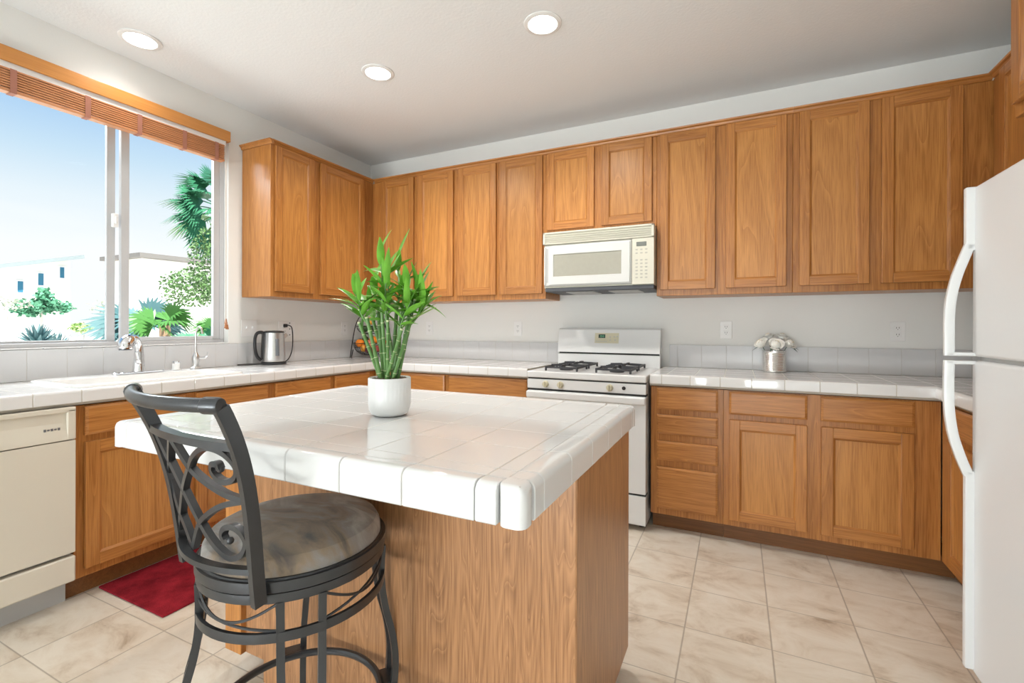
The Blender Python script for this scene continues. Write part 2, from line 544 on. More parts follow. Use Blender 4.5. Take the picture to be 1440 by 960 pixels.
def spl(pts, n=8, closed=False):
    """Catmull-Rom through pts"""
    P = [Vector(p) for p in pts]
    m = len(P)
    out = []
    for i in range(m if closed else m - 1):
        if closed:
            a, b, c, d = P[i - 1], P[i], P[(i + 1) % m], P[(i + 2) % m]
        else:
            b, c = P[i], P[i + 1]
            a = P[i - 1] if i else b * 2 - c
            d = P[i + 2] if i + 2 < m else c * 2 - b
        for k in range(n):
            t = k / n
            out.append(0.5 * ((2 * b) + (c - a) * t + (2 * a - 5 * b + 4 * c - d) * t * t + (3 * b - a - 3 * c + d) * t ** 3))
    if not closed:
        out.append(P[-1].copy())
    return out


def circ(c, r, z, n=40, a0=0.0, a1=2 * PI, full=True):
    k = n if full else n + 1
    return [V(c[0] + r * math.cos(a0 + (a1 - a0) * i / n), c[1] + r * math.sin(a0 + (a1 - a0) * i / n), z) for i in range(k)]


# ------------------------------------------------------------------ room shell
CZ = 2.728      # ceiling
XR = 4.634       # right wall
YN = -7.0       # wall behind the camera
WY0, WY1, WZ0, WZ1 = -2.66, -1.387, 1.072, 2.46   # sink window opening

struct(MB().box(-0.15, XR + 0.12, YN - 0.4, 0.12, -0.1, 0).build('floor', FLOOR))
struct(MB().box(-0.15, XR + 0.12, YN - 0.15, 0.12, CZ, CZ + 0.1).build('ceiling', CEIL))
struct(MB().box(-0.15, XR + 0.12, 0, 0.12, 0, CZ).build('wall_far', WALL))
struct(MB().box(XR, XR + 0.12, YN, 0, 0, CZ).build('wall_right', WALL))
wl = MB()
wl.box(-0.15, 0, YN, WY0, 0, CZ).box(-0.15, 0, WY1, 0, 0, CZ)
wl.box(-0.15, 0, WY0, WY1, 0, WZ0).box(-0.15, 0, WY0, WY1, WZ1, CZ)
struct(wl.build('wall_left', WALL))
wn_ = MB()
for a, b in ((-0.15, 0.3), (2.7, 3.25), (4.5, XR + 0.12)):
    wn_.box(a, b, YN - 0.12, YN, 0, CZ)
wn_.box(0.3, 4.5, YN - 0.12, YN, 2.35, CZ).box(0.3, 4.5, YN - 0.12, YN, 0, 0.15)
struct(wn_.build('wall_near', WALL))
for i, (a, b) in enumerate(((0.3, 2.7), (3.25, 4.5))):  # unseen windows, put in to admit the rear fill light
    fr = MB()
    fr.box(a, b, YN - 0.09, YN - 0.04, 0.15, 0.2).box(a, b, YN - 0.09, YN - 0.04, 2.3, 2.35)
    for x in (a, (a + b) / 2 - 0.025, b - 0.05):
        fr.box(x, x + 0.05, YN - 0.09, YN - 0.04, 0.2, 2.3)
    fo = struct(fr.build('window_%d' % (i + 2), VINYL))
    MB().box(a + 0.02, b - 0.02, YN - 0.068, YN - 0.062, 0.18, 2.32).build('pane', PANE, fo)

# sink window: slider with a narrow fixed sash on the right
fr = MB()
X0, X1 = -0.105, -0.045
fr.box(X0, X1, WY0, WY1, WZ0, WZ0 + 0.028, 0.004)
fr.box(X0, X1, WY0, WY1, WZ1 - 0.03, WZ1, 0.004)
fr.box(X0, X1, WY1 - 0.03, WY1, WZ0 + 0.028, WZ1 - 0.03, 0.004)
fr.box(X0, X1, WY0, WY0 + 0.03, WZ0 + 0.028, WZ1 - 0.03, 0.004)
win = struct(fr.build('window_1', WFRAME_BACKLIT))
sa = MB()   # fixed right sash
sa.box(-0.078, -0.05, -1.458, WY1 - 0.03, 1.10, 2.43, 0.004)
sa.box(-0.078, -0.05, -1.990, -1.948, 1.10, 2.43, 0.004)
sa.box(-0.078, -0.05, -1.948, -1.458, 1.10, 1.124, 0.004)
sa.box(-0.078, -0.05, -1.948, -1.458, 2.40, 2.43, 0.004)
sa.build('sash', WFRAME_BACKLIT, win)
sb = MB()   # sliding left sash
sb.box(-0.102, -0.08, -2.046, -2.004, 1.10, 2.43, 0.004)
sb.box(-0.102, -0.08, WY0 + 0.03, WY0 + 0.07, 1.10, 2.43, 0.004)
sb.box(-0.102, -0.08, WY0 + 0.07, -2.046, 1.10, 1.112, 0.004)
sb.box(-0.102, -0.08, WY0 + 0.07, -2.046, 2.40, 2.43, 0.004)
sb.build('sash', WFRAME_BACKLIT, win)
MB().box(-0.067, -0.062, -1.95, -1.456, 1.12, 2.405).build('pane', PANE, win)
MB().box(-0.094, -0.089, WY0 + 0.065, -2.044, 1.11, 2.405).build('pane', PANE, win)
lk = MB().box(-0.079, -0.05, -2.028, -2.0, 1.755, 1.835, 0.005).box(-0.055, -0.04, -2.02, -2.008, 1.775, 1.815, 0.004)
lk.build('latch', VINYL, win)

# ------------------------------------------------------------------ recessed lights
for (x, y), lb in zip(((0.267, -2.05), (1.197, -1.248), (2.27, -1.248)),
                      ('round recessed ceiling light nearest the window', 'round recessed ceiling light in the middle, smallest of the three',
                       'round recessed ceiling light at the top, in front of the microwave')):
    t = thing('recessed_light', lb, 'ceiling light', (x, y, CZ), 'recessed ceiling lights')
    MB().lathe([(0.072, -0.0005), (0.096, -0.0005), (0.096, -0.004), (0.088, -0.008), (0.074, -0.008)], (x, y, CZ), 40, closed=True).build('trim_ring', VINYL, t)
    MB().lathe([(0.0, -0.0075), (0.071, -0.0075), (0.0735, -0.004), (0.0735, -0.001), (0.0, -0.001)], (x, y, CZ), 40).build('lens', LED, t)
    lo = lamp('downlight', 'SPOT', (x, y, CZ - 0.012), (x, y, 0), 13 if x < 0.5 else 80, (1.0, 0.95, 0.89), spot_size=2.6, spot_blend=0.7, shadow_soft_size=0.06)

# ------------------------------------------------------------------ cabinets
# run frames: u along the run, d out of the wall, v up
FACES = {
    'far': lambda u, d, v: (u, -d, v),
    'left': lambda u, d, v: (d, u, v),
    'right': lambda u, d, v: (XR - d, u, v),
    'island': lambda u, d, v: (u, d, v),
}


class FB(MB):
    def __init__(self, face):
        super().__init__()
        self.F = FACES[face]

    def b(self, u0, u1, d0, d1, v0, v1, bev=0.0, seg=2, mat=0, only=None):
        p, q = self.F(u0, d0, v0), self.F(u1, d1, v1)
        return self.box(p[0], q[0], p[1], q[1], p[2], q[2], bev, seg, mat, only)


def hgrain(face):
    return OX if face == 'far' else OY


def door(face, u0, u1, v0, v1, d0, parent, sw=0.052):
    """five-piece flat panel door, routed edges"""
    th = 0.021
    m = FB(face)
    d1 = d0 + th
    m.b(u0, u0 + sw, d0, d1, v0, v1, 0.0045, 2)
    m.b(u1 - sw, u1, d0, d1, v0, v1, 0.0045, 2)
    m.b(u0 + sw - 0.001, u1 - sw + 0.001, d0, d1 - 0.0004, v0, v0 + sw, 0.003, 2, 1)
    m.b(u0 + sw - 0.001, u1 - sw + 0.001, d0, d1 - 0.0004, v1 - sw, v1, 0.003, 2, 1)
    m.b(u0 + sw - 0.002, u1 - sw + 0.002, d0, d1 - 0.010, v0 + sw - 0.002, v1 - sw + 0.002, 0, 1, 2)
    # sloping bead inside the frame
    a0, a1, b0, b1 = u0 + sw - 0.001, u1 - sw + 0.001, v0 + sw - 0.001, v1 - sw + 0.001
    w_ = 0.010
    dh, dl = d1 - 0.0035, d1 - 0.0098
    for (p, q, p2, q2, mt) in (((a0, b0), (a1, b0), (a1 - w_, b0 + w_), (a0 + w_, b0 + w_), 1),
                               ((a1, b1), (a0, b1), (a0 + w_, b1 - w_), (a1 - w_, b1 - w_), 1),
                               ((a0, b1), (a0, b0), (a0 + w_, b0 + w_), (a0 + w_, b1 - w_), 0),
                               ((a1, b0), (a1, b1), (a1 - w_, b1 - w_), (a1 - w_, b0 + w_), 0)):
        pts = [m.F(p[0], dh, p[1]), m.F(q[0], dh, q[1]), m.F(p2[0], dl, p2[1]), m.F(q2[0], dl, q2[1])]
        m.quad(pts, mt)
    return m.build('door', [OZ, hgrain(face), OP], parent)


def drawer(face, u0, u1, v0, v1, d0, parent):
    m = FB(face)
    m.b(u0, u1, d0, d0 + 0.012, v0, v1, 0.0)
    # front with chamfered edge
    F = m.F
    c = 0.011
    d1, d2 = d0 + 0.012, d0 + 0.019
    o = [(u0, v0), (u1, v0), (u1, v1), (u0, v1)]
    i = [(u0 + c, v0 + c), (u1 - c, v0 + c), (u1 - c, v1 - c), (u0 + c, v1 - c)]
    m.rings([[V(*F(a, d1, b)) for a, b in o], [V(*F(a, d1 + 0.003, b)) for a, b in o], [V(*F(a, d2, b)) for a, b in i]], False, True)
    return m.build('drawer_front', hgrain(face), parent, angle=0.2)


def crown(face, u0, u1, d, parent, z=2.432):
    prof = [(-0.012, 0), (0.004, 0.0), (0.009, 0.006), (0.011, 0.016), (0.022, 0.022), (0.024, 0.03), (-0.012, 0.03)]
    m = FB(face)
    m.rings([[V(*m.F(u, d + a, z + b)) for a, b in prof] for u in (u0, u1)], False, True)
    return m


UB, UT = 1.394, 2.432
UD = 0.300       # face frame plane of uppers
DD = UD + 0.001


def upper(face, u0, u1, doors, label, z0=UB, crown_ext=(0, 0), depth=UD, zt=UT, z_door0=None, grain=OZ, end_crown=False, zd1=2.428):
    m_ = (u0 + u1) / 2
    F = FACES[face]
    t = thing('upper_cabinet', label, 'cabinet', F(m_, depth / 2, z0), 'honey oak wall cabinets')
    b = FB(face)
    b.b(u0, u1, 0.003, depth, z0, zt, 0.002, 1)
    b.build('carcass', grain, t)
    c = crown(face, u0 + crown_ext[0], u1 + crown_ext[1], depth, t, zt)
    if end_crown:
        prof = [(-0.012, 0), (0.004, 0.0), (0.009, 0.006), (0.011, 0.016), (0.022, 0.022), (0.024, 0.03), (-0.012, 0.03)]
        c.rings([[V(x, u0 - a, zt + bb) for a, bb in prof] for x in (0.003, depth + 0.02)], False, True)
    c.build('crown_moulding', hgrain(face), t)
    for (a, bb) in doors:
        door(face, a, bb, (z_door0 if z_door0 else z0 + 0.038), zd1, depth + 0.001, t)
    return t


EPS = 0.0008
upper('left', -1.292, -0.003, [(-1.265, -0.94), (-0.88, -0.42)],
      'oak wall cabinet right of the window, its bare left end in view', crown_ext=(-0.0, -0.3), end_crown=True)
upper('far', 0.302, 0.773 - EPS, [(0.412, 0.75)], 'narrow one-door oak wall cabinet in the left inner corner', crown_ext=(0.022, 0))
upper('far', 0.773, 1.535 - EPS, [(0.795, 1.136), (1.18, 1.518)], 'two-door oak wall cabinet behind the top of the plant')
upper('far', 1.535, 1.918 - EPS, [(1.553, 1.895)], 'single-door oak wall cabinet just left of the microwave')
upper('far', 1.918, 2.690 - EPS, [(1.935, 2.276), (2.328, 2.662)], 'short two-door oak wall cabinet above the microwave', z0=1.850, z_door0=1.882)
upper('far', 2.690, 3.452 - EPS, [(2.712, 3.04), (3.098, 3.42)], 'two-door oak wall cabinet just right of the microwave')
upper('far', 3.452, 4.34, [(3.483, 3.81), (3.863, 4.196)], 'two-door oak wall cabinet in the right corner above the outlet', crown_ext=(0, -0.03))
upper('right', -1.347, -0.312, [(-0.80, -0.42), (-1.24, -0.85)], 'oak wall cabinet on the right wall behind the fridge top', depth=0.322, crown_ext=(0, -0.013))
upper('right', -2.30, -1.349, [(-1.80, -1.375), (-2.28, -1.85)], 'deep oak cabinet over the fridge, cut by the photo edge',
      z0=1.880, depth=0.648, z_door0=1.916)

BF = 0.604   # base face frame plane
BT = 0.845   # base top


def base(face, u0, u1, doors, drawers, label, top=BT, toe=(0, 0)):
    F = FACES[face]
    m_ = (u0 + u1) / 2
    t = thing('base_cabinet', label, 'cabinet', F(m_, BF / 2, 0), 'honey oak base cabinets')
    b = FB(face)
    if top < BT:
        b.b(u0, u1, 0.003, BF - 0.02, 0.1, top)
        b.b(u0, u1, BF - 0.02, BF, 0.1, BT, 0.001, 1)
    else:
        b.b(u0, u1, 0.003, BF, 0.1, BT, 0.001, 1)
    b.build('carcass', OZ, t)
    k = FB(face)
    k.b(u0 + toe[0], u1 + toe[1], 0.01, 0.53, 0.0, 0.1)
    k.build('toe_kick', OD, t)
    for (a, bb, c, d) in drawers:
        drawer(face, a, bb, c, d, BF + 0.001, t)
    for (a, bb, c, d) in doors:
        door(face, a, bb, c, d, BF + 0.001, t)
    return t


DR, DO = (0.715, 0.840), (0.136, 0.686)
base('left', -2.458, -1.523, [(-2.425, -2.012, *DO), (-1.96, -1.547, *DO)], [(-2.425, -2.012, *DR), (-1.96, -1.547, *DR)],
     'oak sink cabinet right of the dishwasher, behind the bar stool', top=0.70)
base('left', -1.522, -0.003, [(-1.496, -1.064, *DO), (-1.024, -0.68, *DO)], [(-1.496, -1.064, *DR), (-1.024, -0.68, *DR)],
     'oak base cabinet below the kettle, mostly hidden by the island')
base('left', -3.30, -3.072, [(-3.28, -3.09, *DO)], [(-3.28, -3.09, *DR)], 'oak base cabinet left of the dishwasher')
base('far', 0.606, 1.284, [(0.66, 1.262, *DO)], [(0.66, 1.262, *DR)], 'oak base cabinet in the left inner corner, behind the white plant pot')
base('far', 1.285, 1.924, [(1.300, 1.600, *DO), (1.612, 1.912, *DO)], [(1.300, 1.912, *DR)],
     'oak base cabinet just left of the stove, one wide drawer showing')
base('far', 2.706, 3.095, [], [(2.741, 3.068, 0.716, 0.840), (2.741, 3.068, 0.572, 0.684), (2.741, 3.068, 0.420, 0.531), (2.741, 3.068, 0.140, 0.381)],
     'oak four-drawer base unit right of the stove')
base('far', 3.096, 4.026, [(3.126, 3.490, *DO), (3.551, 3.924, *DO)], [(3.124, 3.490, *DR), (3.549, 3.925, *DR)],
     'wide oak base cabinet with two doors under the flower tin', toe=(0, 0.077))
base('right', -1.37, -0.606, [(-1.00, -0.715, *DO), (-1.33, -1.05, *DO)], [(-1.33, -0.715, *DR)],
     'oak base cabinet on the right wall, half hidden by the fridge', toe=(0, 0.07))

# ------------------------------------------------------------------ tiled countertops
CT = 0.915
TH = 0.008
GAP = 0.0022


def tiles_flat(m, x0, x1, y0, y1, px, py, ox, oy, z=CT, hole=None):
    def cuts(a, b, p, o):
        k = math.ceil((a - o) / p - 1e-6)
        c = [a]
        while o + k * p < b - 1e-4:
            if o + k * p > a + 0.012: c.append(o + k * p)
            k += 1
        if b - c[-1] < 0.012 and len(c) > 1: c.pop()
        c.append(b)
        return c
    xs, ys = cuts(x0, x1, px, ox), cuts(y0, y1, py, oy)
    for i in range(len(xs) - 1):
        for j in range(len(ys) - 1):
            a, b, c, d = xs[i] + GAP / 2, xs[i + 1] - GAP / 2, ys[j] + GAP / 2, ys[j + 1] - GAP / 2
            if hole and a > hole[0] - 0.01 and b < hole[1] + 0.01 and c > hole[2] - 0.01 and d < hole[3] + 0.01:
                continue
            m.box(a, b, c, d, z - TH, z, 0.0009, 1)


def edge_run(m, axis, along0, along1, out, sgn, pitch, off, z1=CT, z0=0.862, depth=0.044, r=0.012):
    """V-cap trim pieces: axis the run axis; out the outer coordinate; sgn which way is out"""
    k = math.ceil((along0 - off) / pitch - 1e-6)
    c = [along0]
    while off + k * pitch < along1 - 0.012:
        if off + k * pitch > along0 + 0.012: c.append(off + k * pitch)
        k += 1
    c.append(along1)
    inn = out - sgn * depth
    gq = 0.0032 if r > 0.015 else 0.0009
    gp = [(inn, z0 + gq), (inn, z1 - gq), (inn + sgn * 0.012, z1 + 0.002 - gq)]
    for i in range(6):
        t = PI / 2 * (1 - i / 5)
        gp.append((out - sgn * (r - (r - gq) * math.cos(t)), z1 + 0.0025 - r + (r - gq) * math.sin(t)))
    gp += [(out - sgn * gq, z0 + gq)]
    m.rings([[V(al, o, z) if axis == 'x' else V(o, al, z) for (o, z) in gp] for al in (along0 + gq, along1 - gq)], False, True, 1)
    for a, b in zip(c[:-1], c[1:]):
        a, b = a + GAP / 2, b - GAP / 2
        # profile in (o, z), o measured outward
        pr = []
        for i in range(6):
            t = PI / 2 * (1 - i / 5)
            pr.append((out - sgn * (r - r * math.cos(t)), z1 + 0.0025 - r + r * math.sin(t)))
        pr = [(inn, z0), (inn, z1), (inn + sgn * 0.012, z1 + 0.002)] + pr + [(out, z0 + 0.003), (out - sgn * 0.003, z0)]
        e_ = 0.0014

        def ring(al, shrink):
            cx_, cz_ = (inn + out) / 2, (z0 + z1) / 2
            res = []
            for (o, z) in pr:
                oo = o - (e_ if o > cx_ else -e_) * shrink
                zz = z - (e_ if z > cz_ else -e_) * shrink
                res.append(V(al, oo, zz) if axis == 'x' else V(oo, al, zz))
            return res
        m.rings([ring(a, 1), ring(a + e_, 0), ring(b - e_, 0), ring(b, 1)], False, True)


ED = 0.639    # counter edge
DI = ED - 0.044
# left + far-left L counter; sink hole
HOLE = (0.085, 0.555, -2.42, -1.66)
m = MB()
m.box(0.002, DI + 0.02, -3.31, HOLE[2], 0.850, CT - 0.0008, 0, 1, 1)
m.box(0.002, DI + 0.02, HOLE[3], -0.002, 0.850, CT - 0.0008, 0, 1, 1)
m.box(0.002, HOLE[0], HOLE[2], HOLE[3], 0.850, CT - 0.0008, 0, 1, 1)
m.box(HOLE[1], DI + 0.02, HOLE[2], HOLE[3], 0.850, CT - 0.0008, 0, 1, 1)
m.box(DI + 0.02, 1.922, -DI - 0.02, -0.002, 0.850, CT - 0.0008, 0, 1, 1)
PT = 0.1545
tiles_flat(m, 0.01, DI, -3.31, HOLE[2], PT, PT, 0.13, -2.444)
tiles_flat(m, 0.01, HOLE[0], HOLE[2], HOLE[3], PT, PT, 0.13, -2.444)
tiles_flat(m, HOLE[1], DI, HOLE[2], HOLE[3], PT, PT, 0.13, -2.444)
tiles_flat(m, 0.01, DI, HOLE[3], -0.01, PT, PT, 0.13, -2.444)
tiles_flat(m, DI, 1.922, -DI, -0.01, PT, PT, 0.13, -2.444)
edge_run(m, 'y', -3.31, -DI, ED, 1, PT, -2.444)
edge_run(m, 'x', DI, 1.922, -ED, -1, PT, 0.70)
o = m.build('tiled_countertop', [TILE, GROUT], loc=(0.3, -1.5, 0.85))
tag(o, 'white tiled L-shaped worktop along the window and left of the stove', 'worktop')

m = MB()
XE = XR - ED
m.box(2.702, XR - 0.002, -DI - 0.02, -0.002, 0.850, CT - 0.0008, 0, 1, 1)
m.box(XE + 0.024, XR - 0.002, -1.37, -DI - 0.02, 0.850, CT - 0.0008, 0, 1, 1)
tiles_flat(m, 2.702, XR - 0.01, -DI, -0.01, PT, PT, 2.79, -0.10)
tiles_flat(m, XE + 0.044, XR - 0.01, -1.37, -DI, PT, PT, 2.79, -0.10)
edge_run(m, 'x', 2.702, XE + 0.044, -ED, -1, PT, 2.79 - 0.02)
edge_run(m, 'y', -1.37, -DI, XE, -1, PT, -0.10)
o = m.build('tiled_countertop', [TILE, GROUT], loc=(3.5, -0.3, 0.85))
tag(o, 'white tiled worktop right of the stove, carrying the flower tin', 'worktop')


def splash(name, runs, label, loc):
    m = MB()
    for (face, u0, u1, off) in runs:
        F = FACES[face]

        def bb(a, b, d0, d1, v0, v1, bev, mat, only=None):
            p, q = F(a, d0, v0), F(b, d1, v1)
            m.box(p[0], q[0], p[1], q[1], p[2], q[2], bev, 1, mat, only)
        bb(u0 + 0.001, u1 - 0.001, 0.001, 0.0137, CT + 0.001, 1.069, 0, 1)
        k = math.ceil((u0 - off) / PT - 1e-6)
        c = [u0]
        while off + k * PT < u1 - 0.012:
            if off + k * PT > u0 + 0.012: c.append(off + k * PT)
            k += 1
        c.append(u1)
        for a, b in zip(c[:-1], c[1:]):
            bb(a + GAP / 2, b - GAP / 2, 0.008, 0.0145, CT + 0.0025, 1.070, 0.0009, 0)
    return tag(m.build(name, [TILEG, GROUTG], loc=loc), label, 'backsplash')


o = splash('tile_backsplash', [('left', -3.31, -0.016, -2.10), ('far', 0.001, 1.918, 0.74)],
           'grey-white tile backsplash under the window and left of the stove', (0.01, -1.5, CT))
o2 = splash('tile_backsplash', [('far', 2.735, XR - 0.016, 2.79), ('right', -1.37, -0.001, -0.10)],
            'grey-white tile backsplash right of the stove', (3.5, -0.01, CT))
# tiled window sill cap
m = MB()
y = WY0 + 0.002
while y < WY1 - 0.01:
    y2 = min(y + PT, WY1 - 0.001)
    m.box(-0.044, 0.017, y + GAP / 2, y2 - GAP / 2, 1.0725, 1.0785, 0.002, 1)
    y = y2
struct(m.build('trim_1', TILE))

# ------------------------------------------------------------------ sink and taps
t = thing('kitchen_sink', 'white drop-in kitchen sink below the window', 'sink', (0.32, -2.04, CT))
m = MB()
sx0, sx1, sy0, sy1 = 0.072, 0.568, -2.433, -1.647


def rrect(x0, x1, y0, y1, z, r, n=5):
    pts = []
    for (cx_, cy_, a0) in ((x1 - r, y1 - r, 0), (x0 + r, y1 - r, PI / 2), (x0 + r, y0 + r, PI), (x1 - r, y0 + r, 1.5 * PI)):
        for i in range(n + 1):
            a = a0 + PI / 2 * i / n
            pts.append(V(cx_ + r * math.cos(a), cy_ + r * math.sin(a), z))
    return pts


m.rings([rrect(sx0, sx1, sy0, sy1, CT + 0.0005, 0.05), rrect(sx0 + 0.004, sx1 - 0.004, sy0 + 0.004, sy1 - 0.004, CT + 0.010, 0.05),
         rrect(sx0 + 0.015, sx1 - 0.015, sy0 + 0.015, sy1 - 0.015, CT + 0.013, 0.045),
         rrect(0.205, sx1 - 0.03, sy0 + 0.03, sy1 - 0.03, CT + 0.010, 0.05),
         rrect(0.212, sx1 - 0.038, sy0 + 0.038, sy1 - 0.038, CT - 0.01, 0.05),
         rrect(0.225, sx1 - 0.05, sy0 + 0.05, sy1 - 0.05, 0.745, 0.06)], False, False)
tb = bmesh.new()
tb.faces.new([tb.verts.new(p) for p in rrect(0.225, sx1 - 0.05, sy0 + 0.05, sy1 - 0.05, 0.745, 0.06)])
m.merge(tb, 0)
m.build('basin', PORCELAIN, t)
MB().lathe([(0, 0.003), (0.04, 0.003), (0.042, 0.0), (0, 0.0)], (0.37, -2.04, 0.746), 24).build('drain', CHROME, t)

FX, FY, FZ = 0.14, -1.99, CT + 0.013
t = thing('kitchen_faucet', 'chrome pull-out kitchen faucet on a long deck plate', 'faucet', (FX, FY, FZ))
m = MB()
m.rings([rrect(FX - 0.028, FX + 0.028, FY - 0.128, FY + 0.128, FZ + z, 0.026) for z in (0.0, 0.005)] +
        [rrect(FX - 0.024, FX + 0.024, FY - 0.124, FY + 0.124, FZ + 0.008, 0.023)], False, True)
m.build('deck_plate', CHROME, t)
m = MB()
m.tube(spl([(FX, FY, FZ + 0.008), (FX, FY, FZ + 0.06), (FX + 0.002, FY - 0.001, FZ + 0.12), (FX + 0.008, FY - 0.010, FZ + 0.165), (FX + 0.022, FY - 0.030, FZ + 0.190),
            (FX + 0.036, FY - 0.055, FZ + 0.192)], 6),
       [0.030 - 0.009 * min(1, i / 12) for i in range(31)], 18)
m.build('spout', CHROME, t)
m = MB()
m.tube(spl([(FX + 0.033, FY - 0.050, FZ + 0.192), (FX + 0.045, FY - 0.072, FZ + 0.184), (FX + 0.053, FY - 0.086, FZ + 0.164), (FX + 0.056, FY - 0.091, FZ + 0.135)], 6),
       [0.021, 0.024, 0.027, 0.029, 0.031, 0.032, 0.033, 0.034, 0.035, 0.035, 0.035, 0.035, 0.035, 0.035, 0.034, 0.034, 0.034, 0.033, 0.032], 18)
h = m.build('spray_head', CHROME, t)
MB().lathe([(0, 0), (0.029, 0), (0.029, 0.004), (0, 0.004)], (FX + 0.056, FY - 0.091, FZ + 0.131), 20).build('nozzle', GREYMET, h)
m = MB()
m.tube(spl([(FX + 0.028, FY - 0.012, FZ + 0.045), (FX + 0.05, FY - 0.03, FZ + 0.075), (FX + 0.058, FY - 0.04, FZ + 0.12)], 6), [0.011] * 7 + [0.009] * 6, 10)
m.build('lever', CHROME, t)

AY = -1.792
t = thing('air_gap_cap', 'small round chrome air gap cap between the two taps', 'air gap', (0.13, AY, FZ))
MB().lathe([(0.022, 0), (0.022, 0.004), (0.019, 0.006), (0.019, 0.038), (0, 0.038)], (0.13, AY, FZ), 24).build('cap', VINYL, t)
MB().lathe([(0.0, 0.0385), (0.0205, 0.0385), (0.0215, 0.046), (0.018, 0.052), (0, 0.053)], (0.13, AY, FZ), 24).build('lid', CHROME, t)

TY = -1.684
t = thing('filter_tap', 'slim gooseneck water filter tap right of the faucet', 'tap', (0.14, TY, FZ))
MB().lathe([(0.030, 0), (0.030, 0.004), (0.020, 0.012), (0.017, 0.03), (0.022, 0.055), (0.020, 0.075), (0.012, 0.088), (0.008, 0.1), (0, 0.1)], (0.14, TY, FZ), 24).build('tap_body', NICKEL, t)
m = MB()
m.tube(spl([(0.14, TY, FZ + 0.095), (0.14, TY, FZ + 0.20), (0.146, TY, FZ + 0.236), (0.17, TY, FZ + 0.258), (0.196, TY, FZ + 0.246), (0.206, TY, FZ + 0.215)], 7), 0.0055, 10)
m.build('gooseneck', NICKEL, t)
m = MB()
m.tube([(0.15, TY + 0.01, FZ + 0.062), (0.165, TY + 0.045, FZ + 0.064)], 0.008, 10)
m.tube(spl([(0.165, TY + 0.042, FZ + 0.062), (0.168, TY + 0.055, FZ + 0.075), (0.172, TY + 0.054, FZ + 0.098)], 5), 0.004, 8)
m.build('lever', NICKEL, t)

# ------------------------------------------------------------------ window blind
t = thing('window_blind', 'raised wooden blind with an orange oak valance over the window', 'blind', (0.03, -2.05, 2.44))
m = MB()
m.box(0.046, 0.060, -2.76, -1.412, 2.436, 2.508, 0.004, 2)
m.box(0.002, 0.046, -1.426, -1.412, 2.436, 2.508, 0.002, 1)
m.build('valance', OVAL, t)
MB().box(0.004, 0.042, -2.74, -1.432, 2.405, 2.445, 0.002, 1).build('head_rail', VINYL, t)
m = MB()
rnd = random.Random(4)
for k in range(8):
    z = 2.318 + 0.0118 * k
    m.box(0.002 + rnd.random() * 0.002, 0.046 + rnd.random() * 0.003, -2.735, -1.445, z, z + 0.0088, 0.002, 1)
m.build('slats', SLAT, t)
MB().box(0.002, 0.048, -2.735, -1.445, 2.298, 2.314, 0.003, 2).build('bottom_rail', SLAT, t)
for y in (-2.47, -2.185, -1.945, -1.70, -1.50):
    m = MB()
    m.box(0.0495, 0.0503, y - 0.012, y + 0.012, 2.296, 2.41)
    m.box(0.002, 0.0503, y - 0.012, y + 0.012, 2.2955, 2.2965)
    m.build('ladder_tape', plain('tape_brown', (0.36, 0.15, 0.10), 0.8) if y == -2.47 else bpy.data.materials['tape_brown'], t)
m = MB()
m.tube(spl([(0.045, -1.436, 2.44), (0.046, -1.434, 2.0), (0.046, -1.433, 1.6), (0.046, -1.433, 1.24)], 6), 0.0014, 6)
m.tube(spl([(0.052, -1.442, 2.44), (0.053, -1.441, 2.0), (0.054, -1.44, 1.6), (0.054, -1.44, 1.21)], 6), 0.0014, 6)
pc = m.build('pull_cord', CORD, t)
for (x, y, z) in ((0.046, -1.433, 1.205), (0.054, -1.44, 1.175), (0.046, -1.424, 1.168)):
    MB().lathe([(0.002, 0.036), (0.005, 0.032), (0.007, 0.016), (0.010, 0.002), (0.007, 0.0), (0, 0.0)], (x, y, z), 12).build('tassel', WOODTASSEL, pc)

# ------------------------------------------------------------------ outlets and switches


def plate(face, u, v, w_, h_, label, kind, cat):
    F = FACES[face]
    t = thing('wall_outlet' if 'outlet' in cat else 'switch_plate', label, cat, F(u, 0.001, v), 'white wall plates')
    m = FB(face)
    m.b(u - w_ / 2, u + w_ / 2, 0.0005, 0.006, v - h_ / 2, v + h_ / 2, 0.003, 2)
    m.build('cover_plate', VINYL, t)
    for i, kd in enumerate(kind):
        uu = u + (i - (len(kind) - 1) / 2) * 0.046
        if kd == 'o':
            for s in (-1, 1):
                m = FB(face)
                m.b(uu - 0.017, uu + 0.017, 0.005, 0.0075, v + s * 0.0195 - 0.014, v + s * 0.0195 + 0.014, 0.004, 2)
                r = m.build('receptacle', VINYL, t)
                m = FB(face)
                for q in (-0.006, 0.006):
                    m.b(uu + q - 0.0012, uu + q + 0.0012, 0.0074, 0.0078, v + s * 0.0195 - 0.002, v + s * 0.0195 + 0.007)
                m.b(uu - 0.002, uu + 0.002, 0.0074, 0.0078, v + s * 0.0195 - 0.0095, v + s * 0.0195 - 0.006)
                m.build('slots', DARK, r)
        elif kd == 'b':
            for s in (-1, 0, 1):
                m = FB(face)
                m.b(uu - 0.004, uu + 0.004, 0.005, 0.008, v + s * 0.046 - 0.004, v + s * 0.046 + 0.004, 0.001, 1)
                m.build('screw', DARK, t)
        else:
            m = FB(face)
            m.b(uu - 0.005, uu + 0.005, 0.005, 0.017, v - 0.004, v + 0.014, 0.002, 1)
            m.build('toggle', VINYL, t)
    return t


